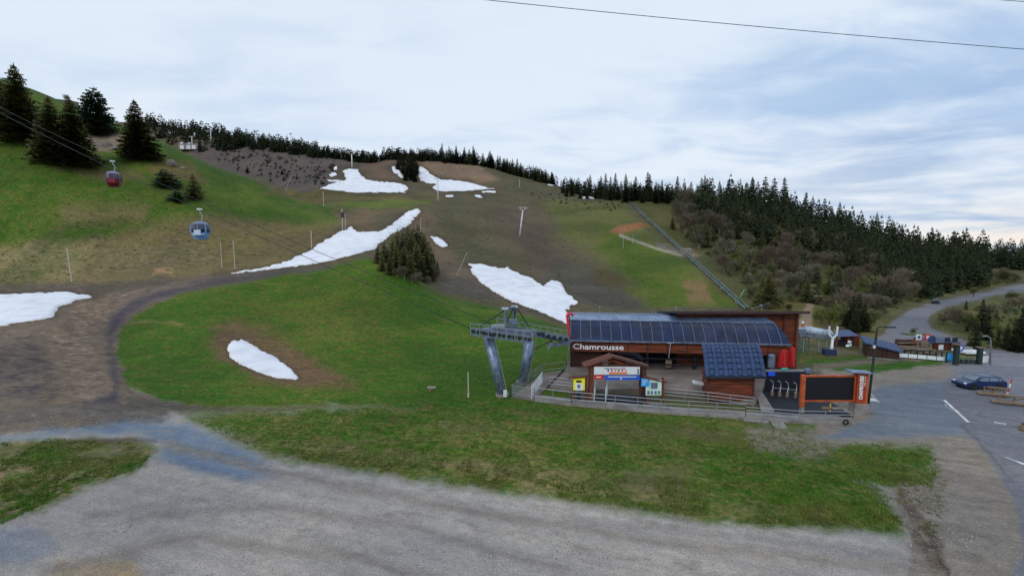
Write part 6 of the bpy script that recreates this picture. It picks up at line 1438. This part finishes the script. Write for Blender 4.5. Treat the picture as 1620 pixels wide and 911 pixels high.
stones('rubble', spots_in([(0,655),(250,652),(290,664),(0,685)], 700)+spots_in([(1190,680),(1290,678),(1330,700),(1200,712)], 350)+spots_in([(1400,770),(1480,772),(1500,900),(1480,911)], 180)+spots_in([(1290,697),(1475,702),(1540,760),(1560,905),(1510,905),(1480,770),(1480,712)], 450)+spots_in([(1360,764),(1400,772),(1440,820),(1424,824)], 200), .012, .034, m_peb2, 'pale rubble along the rut and the track edges', 'rubble')
# tussocks: short blades in clumps on the near turf
def tufts(name, polys, n_, m, label, hmin, hmax):
    Vs = []; Fs = []; off = 0
    for poly, k in polys:
        sp_ = np.array(spots_in(poly, k)); nse = fbm(sp_[:, 0]/1.8, sp_[:, 1]/1.8, 3, 44); sp_ = sp_[nse > -.12]
        for x, y in sp_:
            z = gz(x, y); H = random.uniform(hmin, hmax)
            for j in range(n_):
                a = random.uniform(0, 6.283); r_ = random.uniform(0, .09); cx, cy = x+math.cos(a)*r_, y+math.sin(a)*r_; w = .018; l = H*random.uniform(.6, 1.2); b_ = random.uniform(0, 6.283)
                Vs += [(cx-math.cos(b_)*w, cy-math.sin(b_)*w, z-.02), (cx+math.cos(b_)*w, cy+math.sin(b_)*w, z-.02), (cx+math.cos(a)*l*.5, cy+math.sin(a)*l*.5, z+l)]; Fs.append((off, off+1, off+2)); off += 3
    me = fast_mesh(name, np.array(Vs), np.array(Fs), smooth=False); me.materials.append(m); return tag(add(name, me), label, 'grass', kind='stuff')
m_tuft = mat('grass_blades', (74, 112, 34), .9, var=.45, scale=.7, alt=(104, 112, 52), spec=.1); m_dry = mat('dry_grass_blades', (120, 112, 78), .9, var=.3, scale=.7, alt=(96, 98, 56), spec=.1)
FG1 = [(300,662),(560,645),(900,645),(1290,665),(1290,700),(1470,704),(1484,735),(1476,772),(1390,768),(1414,800),(1424,843),(1330,834),(1150,826),(900,790),(640,754),(430,719),(345,684)]
FG0 = [(0,699),(80,694),(230,702),(252,712),(215,743),(120,776),(60,802),(0,830)]
tufts('grass', [(FG1, 12500), (FG0, 3000)], 5, m_tuft, 'short green grass tufts on the foreground turf', .07, .2)
tufts('dry_grass', [([(360,690),(560,700),(900,742),(1150,790),(1300,800),(1330,832),(1150,824),(900,788),(640,752),(430,718)], 3800), ([(1290,697),(1475,702),(1500,760),(1480,850),(1430,850),(1410,770)], 1500), (FG0, 1200)], 5, m_dry, 'straw-coloured dead grass along the track edge', .04, .10)

# ---------------------------------------------------------------- second lift, huts and the play area at the right
Y2 = 57.0
pylon(1314, 562, 532, 'white fork-headed pylon in front of the small chairlift station', .2, 1.0, 2, 'Y', 45, None)
m_cover = mat('pale_machine_cover', (168, 180, 194), .5, .2, var=.25, scale=1.2, alt=(128, 142, 160))
l2 = empty('chairlift_station', Zp(1295, 560, 0), 'small chairlift station with a pale rounded machine cover on a lattice trestle', 'chairlift station')
a_ = P(1268, 522, Y2); c_ = P(1318, 528, Y2)
b = MB(); b.tube([a_+Vector((-.3, 0, 0)), a_+Vector((.6, 0, .02)), (a_+c_)/2+Vector((0, 0, -.05)), c_+Vector((-.4, 0, 0)), c_+Vector((.1, 0, -.15))], [.3, .5, .56, .46, .15], 14); b  .build('machine_cover', m_cover, l2, smooth=True)
MB().beam(a_+Vector((-.4, .1, -.55)), c_+Vector((.1, .1, -.5)), 1.0, .28).build('underframe', m_steel, l2)
for k in range(6): p = a_.lerp(c_, k/5); MB().tube([p+Vector((0, -.5, -.5)), p+Vector((0, -.55, .1)), p+Vector((0, -.1, .6))], .035, 4).build('hoop', m_rail, l2)
for px in (1272, 1296, 1308): p = P(px, 530, Y2); MB().tube([Vector((p.x, Y2, 0)), Vector((p.x, Y2, p.z))], .1, 8).build('leg', m_rail, l2)
b = MB()
for k in range(5):
    x0 = P(1269, 565, Y2).x; z0 = .1+k*.55; s = .75
    for y in (0, .8): b.beam((x0, Y2+y, z0), (x0+s, Y2+y, z0+.55), .05); b.beam((x0+s, Y2+y, z0), (x0, Y2+y, z0+.55), .05)
for dx in (0, .75):
    for y in (0, .8): b.beam((P(1269, 565, Y2).x+dx, Y2+y, 0), (P(1269, 565, Y2).x+dx, Y2+y, 2.9), .07)
b.build('lattice_trestle', mat('green_steel', (70, 104, 100), .5, .3, var=.15, scale=3), l2)
MB().box(P(1266, 523, Y2)+Vector((0, 0, -.05)), (.9, .9, .7)).build('motor_box', m_steel, l2, bevel=.03); MB().tube([P(1270, 517, Y2), P(1270, 511, Y2)], [.2, .13], 8).build('beacon', m_orange, l2); MB().tube([P(1270, 511, Y2), P(1270, 508, Y2)], [.17, .05], 8).build('beacon_cap', m_white, l2)
MB().box(Vector((P(1311, 565, 55.5).x, 55.5, .42)), (1.4, .8, .8)).build('ticket_box', mat('navy_cabinet', (38, 50, 84), .5), l2, bevel=.02)
for k in range(5): p = Zp(1290+k*9, 560+k*.8, 0); MB().tube([p, p+Vector((0, 0, .8))], .03, 5).build('queue_post', m_rail, l2)
sk = empty('lift_shelter', Zp(1340, 556, 0), 'low hipped blue roof over an open wooden shelter right of the fork-headed pylon', 'shelter')
A4 = [P(1320, 533, 59.5), P(1359, 531, 59.5), P(1350, 526, 65), P(1322, 525, 65)]; rA, rB = P(1330, 521.5, 62), P(1343, 521.5, 62)
b = MB(); b.poly([A4[0], A4[1], A4[2], A4[3], rA, rB], [(0, 1, 5, 4), (1, 2, 5), (2, 3, 4, 5), (3, 0, 4), (3, 2, 1, 0)]); b.build('roof', m_blue_roof, sk)
for px in (1322, 1340, 1356): p = P(px, 565, 59.8); MB().box((p.x, 59.8, A4[0].z/2), (.16, .16, A4[0].z)).build('post', m_wood, sk)
p = P(1343, 565, 61.5); MB().box((p.x, 61.5, .8), (2.6, .1, 1.6)).build('back_wall', m_wood, sk); MB().box((p.x-1.3, 61, .35), (2.2, .8, .7)).build('counter', m_steel_d, sk)
for k, (px, py) in enumerate(((1344, 541), (1345.5, 546), (1341, 547))): tag(add('snow_ball', rocks[k], None, P(px, py, 58.5), (0, 0, k), (.26, .2, .22)), ('upper', 'right lower', 'left lower')[k]+' white rounded bag beside the wooden shelter', 'bag', 'white bags by the wooden shelter').data
m_wb = mat('white_bag', (206, 210, 214), .7, var=.08)
for o in [o for o in bpy.data.objects if o.name.startswith('snow_ball')]:
    o.name = 'white_bag'; me = o.data.copy(); me.materials.clear(); me.materials.append(m_wb); o.data = me
# dark hut
hb = empty('storage_hut', Zp(1395, 570, 0), 'dark brown storage hut with a sloping blue roof behind the street lamp', 'hut')
Yh = 53.3; fd = Vector((.86, -.5, 0)); dd = Vector((.5, .86, 0))*3.4; hA = P(1371, 565, Yh+.9); hA.z = 0; t_ = 3.0
while proj(*(hA+fd*t_))[0] < 1419: t_ += .02
hB = hA+fd*t_
def up_(p, py): return Vector((p.x, p.y, zat(py, p.y)))
q4 = [hA, hB, up_(hB, 555.5), up_(hA, 543)]
b = MB(); b.poly(q4+[p+dd for p in q4], [(0, 1, 2, 3), (7, 6, 5, 4), (0, 4, 5, 1), (1, 5, 6, 2), (2, 6, 7, 3), (3, 7, 4, 0)]); b.build('wall', m_wood_d, hb)
o1 = dd.normalized()*-.35; rl = q4[3]+o1-fd*.35+Vector((0, 0, .14)); rr2 = q4[2]+o1+fd*.35+Vector((0, 0, -.02)); up = dd*1.2+Vector((0, 0, .25))
b = MB(); b.poly([rl, rr2, rr2+up, rl+up]+[q-Vector((0, 0, .14)) for q in (rl, rr2, rr2+up, rl+up)], [(0, 1, 2, 3), (7, 6, 5, 4), (0, 4, 5, 1), (1, 5, 6, 2), (2, 6, 7, 3), (3, 7, 4, 0)]); b.build('roof', m_blue_roof, hb)
for k in range(9): a_ = rl.lerp(rr2, (k+.5)/9); MB().beam(a_+Vector((0, 0, .03)), a_+up+Vector((0, 0, .03)), .05, .05).build('roof_seam', m_blue_roof, hb)
for t in (.5, .62): c_ = hA.lerp(hB, t)+o1*.1; MB().box(c_+Vector((0, 0, .75)), (.05, .05, 1.5)).build('door_edge', m_steel_d, hb)
for t in (.12, .6): MB().box(hA.lerp(hB, t)+o1*.12+Vector((0, 0, 1.35)), (.25, .04, .13), rz=math.atan2(fd.y, fd.x)).build('small_sign', m_wood_g, hb)
MB().beam(hA+Vector((0, 0, .05))+o1*.2, hB+Vector((0, 0, .05))+o1*.2, .3, .16).build('plinth', m_conc, hb)
# kiosk
kk = empty('kiosk', Zp(1497, 564, 0), 'orange-brown wooden kiosk with a low dark blue roof and a blue and white poster', 'kiosk')
Yk = 58.5; kl, kr = P(1478, 565, Yk).x, P(1517, 565, Yk).x; ze = zat(541, Yk)
MB().box(((kl+kr)/2, Yk+1.6, ze/2), (kr-kl, 3.2, ze)).build('wall', m_wood, kk)
c = [Vector((kl-.4, Yk-.5, ze)), Vector((kr+.4, Yk-.5, ze)), Vector((kr+.4, Yk+3.6, ze)), Vector((kl-.4, Yk+3.6, ze))]; zr_ = zat(534.5, Yk+1.5)
b = MB(); b.poly(c+[Vector((kl+1, Yk+1.5, zr_)), Vector((kr-1, Yk+1.5, zr_))], [(0, 1, 5, 4), (1, 2, 5), (2, 3, 4, 5), (3, 0, 4), (3, 2, 1, 0)]); b.build('roof', mat('slate_blue_roof', (58, 68, 92), .6, var=.15, scale=2), kk)
for px, w in ((1488, .55),): p = board(px-3.3, 545, px+3.3, 562, Yk-.06, m_banner, 'poster', kk); onb(p, px-3, 553, px+3, 558, m_bblue, 'blue_band', Yk-.09)
for px in (1497, 1509): a_ = P(px, 565, Yk-.05); MB().box((a_.x, Yk-.03, 1.35), (.7, .05, .55)).build('window', m_steel_d, kk)
for px in (1482, 1503, 1514): MB().box((P(px, 565, Yk-.1).x, Yk-.1, ze/2), (.14, .14, ze)).build('post', m_beam, kk)
for px, py, top, r_, mm, lb in ((1465, 552, 533, .42, m_bred, 'round red and white sign on a post left of the kiosk'), (1472, 556, 537, .5, m_blue_roof, 'round dark blue sign on a post just left of the kiosk'), (1517, 566, 550, .42, m_bblue, 'round bright blue sign right of the kiosk')):
    p = Zp(px, py+6, 0); zt4 = zat(top, p.y); e = empty('round_sign', p, lb, 'sign', 'round signs around the kiosk'); MB().tube([p, Vector((p.x, p.y, zt4))], .045, 6).build('post', m_rail, e)
    MB().tube([Vector((p.x, p.y-.03, zt4)), Vector((p.x, p.y-.08, zt4))], r_, 20).build('disc', mm, e); MB().tube([Vector((p.x, p.y-.081, zt4)), Vector((p.x, p.y-.09, zt4))], r_*.55, 16).build('inner_disc', m_white if mm is not m_blue_roof else m_blue_tile, e)
# small triangular and square signs
p = Zp(1451, 560, 0); e = empty('road_sign', p, 'little white square road sign beyond the picnic tables', 'sign'); z = zat(533, p.y); MB().tube([p, Vector((p.x, p.y, z+.3))], .04, 5).build('post', m_rail, e); MB().box((p.x, p.y-.05, z), (.7, .04, .7)).build('plate', m_white, e); MB().box((p.x, p.y-.08, z), (.3, .02, .3)).build('mark', m_ink, e)
# banner fence in front of the kiosk
fence_p = [Zp(1421, 566, 0), Zp(1450, 568, 0), Zp(1480, 571, 0), Zp(1508, 573, 0)]
fe = empty('banner_fence', fence_p[0], 'low post-and-rail fence hung with white and blue banners before the kiosk', 'fence')
for i in range(3):
    for k in range(3): p = fence_p[i].lerp(fence_p[i+1], k/3); MB().box(p+Vector((0, 0, .55)), (.1, .1, 1.1)).build('post', m_steel_d, fe)
    a_, c_ = fence_p[i]+Vector((0, -.06, 0)), fence_p[i+1]+Vector((0, -.06, 0)); MB().beam(a_+Vector((0, 0, 1.05)), c_+Vector((0, 0, 1.05)), .06).build('rail', m_steel_d, fe)
    for k in range(2): q0 = a_.lerp(c_, k/2+.02); q1 = a_.lerp(c_, k/2+.48); MB().beam(q0+Vector((0, -.03, .35)), q1+Vector((0, -.03, .35)), .03, .45).build('banner', (m_banner, m_banner, m_banner, m_banner, m_banner, m_cyan)[i*2+k], fe)
# picnic tables and benches
for k, (px, py, w) in enumerate(((1430, 557, 2.2), (1446, 560, 2.4), (1462, 562, 2.2), (1436, 551, 2.6), (1458, 549, 2.8), (1472, 567, 1.8), (1424, 562, 1.6))):
    p = Zp(px, py, 0); lb = ('picnic table left of the banner fence posts', 'picnic table behind the middle of the banner fence', 'picnic table just left of the kiosk corner', 'rear picnic table nearest the storage hut', 'rear picnic table below the round red sign', 'picnic table close behind the banner fence, at the kiosk', 'picnic table beside the storage hut roof')[k]
    e = empty('picnic_table', p, 'weathered grey '+lb, 'picnic table', 'picnic tables between hut and kiosk')
    for j in (-1, 0, 1): MB().box((0, j*.24, .74), (w, .2, .06)).loc('table_board', m_wood_g, e)
    for s in (-1, 1):
        MB().box((0, s*.75, .44), (w, .28, .05)).loc('bench_seat', m_wood_g, e); MB().beam((s*w*.36, -.5, 0), (s*w*.36, .2, .72), .08).loc('leg', m_wood_g, e); MB().beam((s*w*.36, .5, 0), (s*w*.36, -.2, .72), .08).loc('leg', m_wood_g, e); MB().beam((s*w*.36, -.75, .40), (s*w*.36, .75, .40), .07).loc('cross_bar', m_wood_g, e)
for (x0, x1, py, lb) in ((1418, 1468, 541.5, 'long low pale wall at the back of the picnic area, nearest the road'), (1426, 1474, 545, 'second long low wall behind the picnic tables')):
    a_ = Zp(x0, py+3, 0); c_ = Zp(x1, py+3, 0); e = empty('low_wall', a_, lb, 'low wall', 'low walls behind the picnic tables'); MB().beam(a_+Vector((0, 0, .3)), c_+Vector((0, 0, .3)), .4, .6).build('wall', m_conc, e); MB().beam(a_+Vector((0, 0, .64)), c_+Vector((0, 0, .64)), .5, .08).build('coping', m_dkgreen if py < 543 else m_wood_g, e)
for k, px in enumerate((1432, 1452, 1466)):
    p = Zp(px, 549+k, 0); tag(MB().box(p+Vector((0, 0, .5)), (2.2, .8, 1.0)).build('crate_stack', (m_wood_d, m_wood, m_wood_g)[k], bevel=.03), ('dark brown', 'reddish', 'grey')[k]+' low hut-like box among the picnic tables', 'box', 'boxes among the picnic tables')
# awning, posts, panel
aw = empty('awning', Zp(1531, 572, 0), 'white flat awning on thin posts right of the kiosk', 'awning'); Ya = 56; x0, x1 = P(1516, 565, Ya).x, P(1546, 565, Ya).x
MB().box(((x0+x1)/2, Ya, zat(555.5, Ya)), (x1-x0, 2.0, .3)).build('canopy', m_white, aw, bevel=.04)
for x in (x0+.1, (x0+x1)/2, x1-.1): MB().tube([(x, Ya-.9, 0), (x, Ya-.9, zat(556, Ya))], .05, 6).build('post', m_steel_d, aw)
MB().box(((x0+x1)/2, Ya+.6, .4), (x1-x0-.6, .5, .8)).build('counter', m_conc, aw)
for px, py, top, lb in ((1511.5, 577, 545, 'dark stone gatepost right of the banner fence'), (1548.5, 576, 550, 'dark gatepost right of the white awning')):
    p = Zp(px, py, 0); h_ = zat(top, p.y); e = empty('gatepost', p, lb, 'gatepost', 'dark gateposts of the play area'); MB().box(p+Vector((0, 0, h_/2)), (.42, .42, h_)).build('shaft', m_dkgreen, e, bevel=.03); MB().box(p+Vector((0, 0, h_+.04)), (.6, .6, .1)).build('cap', m_wood_g, e)
e = empty('white_hoarding', Zp(1558, 574, 0), 'small white hoarding leaning beside the right gatepost', 'hoarding'); MB().box(Zp(1557, 574, 0)+Vector((0, 0, .45)), (.95, .08, .8), ry=R(4)).build('panel', m_white, e); MB().box(Zp(1564, 574, 0)+Vector((0, 0, .6)), (.12, .12, 1.2), ry=R(8)).build('post', m_wood_g, e)
for k, px in enumerate((1523, 1531, 1538)): p = Zp(px, 575, 0); tag(add('dark_bin', MB().tube([(0, 0, 0), (0, 0, .5)], [.3, .24], 10).mesh('dark_bin', m_dkgreen), None, p), ('left', 'middle', 'right')[k]+' one of three dark round tubs under the white awning', 'tub', 'dark tubs under the awning')
e = empty('blue_screen', Zp(1504, 574, 0), 'light blue windbreak panel just left of the left gatepost', 'panel'); MB().box(Zp(1503, 574, 0)+Vector((0, 0, .75)), (.9, .06, .7)).build('panel', m_cyan, e); MB().box(Zp(1496.5, 574, 0)+Vector((0, 0, .6)), (.1, .1, 1.2)).build('post', m_dkgreen, e)
# traffic island kerb
h = nearpt(1446, 529, 50); tag(MB().box(h+Vector((.2, 0, .05)), (3.6, 1.2, .16)).build('traffic_island', mat('island_turf', (70, 90, 46), .95, var=.3, scale=2)), 'low grassy traffic island carrying the little bush', 'traffic island')
# white building scraps on the far left ridge
h = nearpt(302, 238, 200); e = empty('snow_shed', h, 'pale concrete avalanche shed with three white openings on the far ridge', 'shed'); s = h.y/F
MB().box(h+Vector((0, 0, 4.5*s)), (30*s, 12*s, 9*s)).build('wall', m_conc, e)
for k in (-9, 1, 9): MB().box(h+Vector((k*s, -6.2*s, 3.4*s)), (6*s, .6*s, 6*s)).build('opening', m_white, e)
h = nearpt(703, 264, 200)
h = nearpt(1089, 340, 150); e = empty('sign_board', h, 'small white board among the bushes below the forest edge', 'board'); MB().box(h+Vector((0, 0, 1.6)), (1.8, .15, 3.0)).build('panel', m_white, e); MB().box(h+Vector((0, -.1, 1.6)), (.5, .08, 1.6)).build('print', m_steel_d, e)
snow([(284,226),(296,225),(312,229),(318,238),(305,238),(290,234)], 'snow on the far ridge around the concrete shed', ymin=300, thick=.8)
snow([(305,210),(313,209),(315,214),(307,215)], 'snow spot above the concrete shed on the far ridge', ymin=300, thick=.8)
snow([(180,181),(206,184),(206,188),(180,186)], 'snow strip on the far skyline between the pine and the lone fir', ymin=250, thick=.8)
snow([(262,205),(274,204),(282,212),(268,214)], 'snow scrap in the dark wood left of the concrete shed', ymin=300, thick=.8)
snow([(326,212),(334,214),(337,220),(328,218)], 'narrow snow scrap right of the concrete shed', ymin=300, thick=.8)
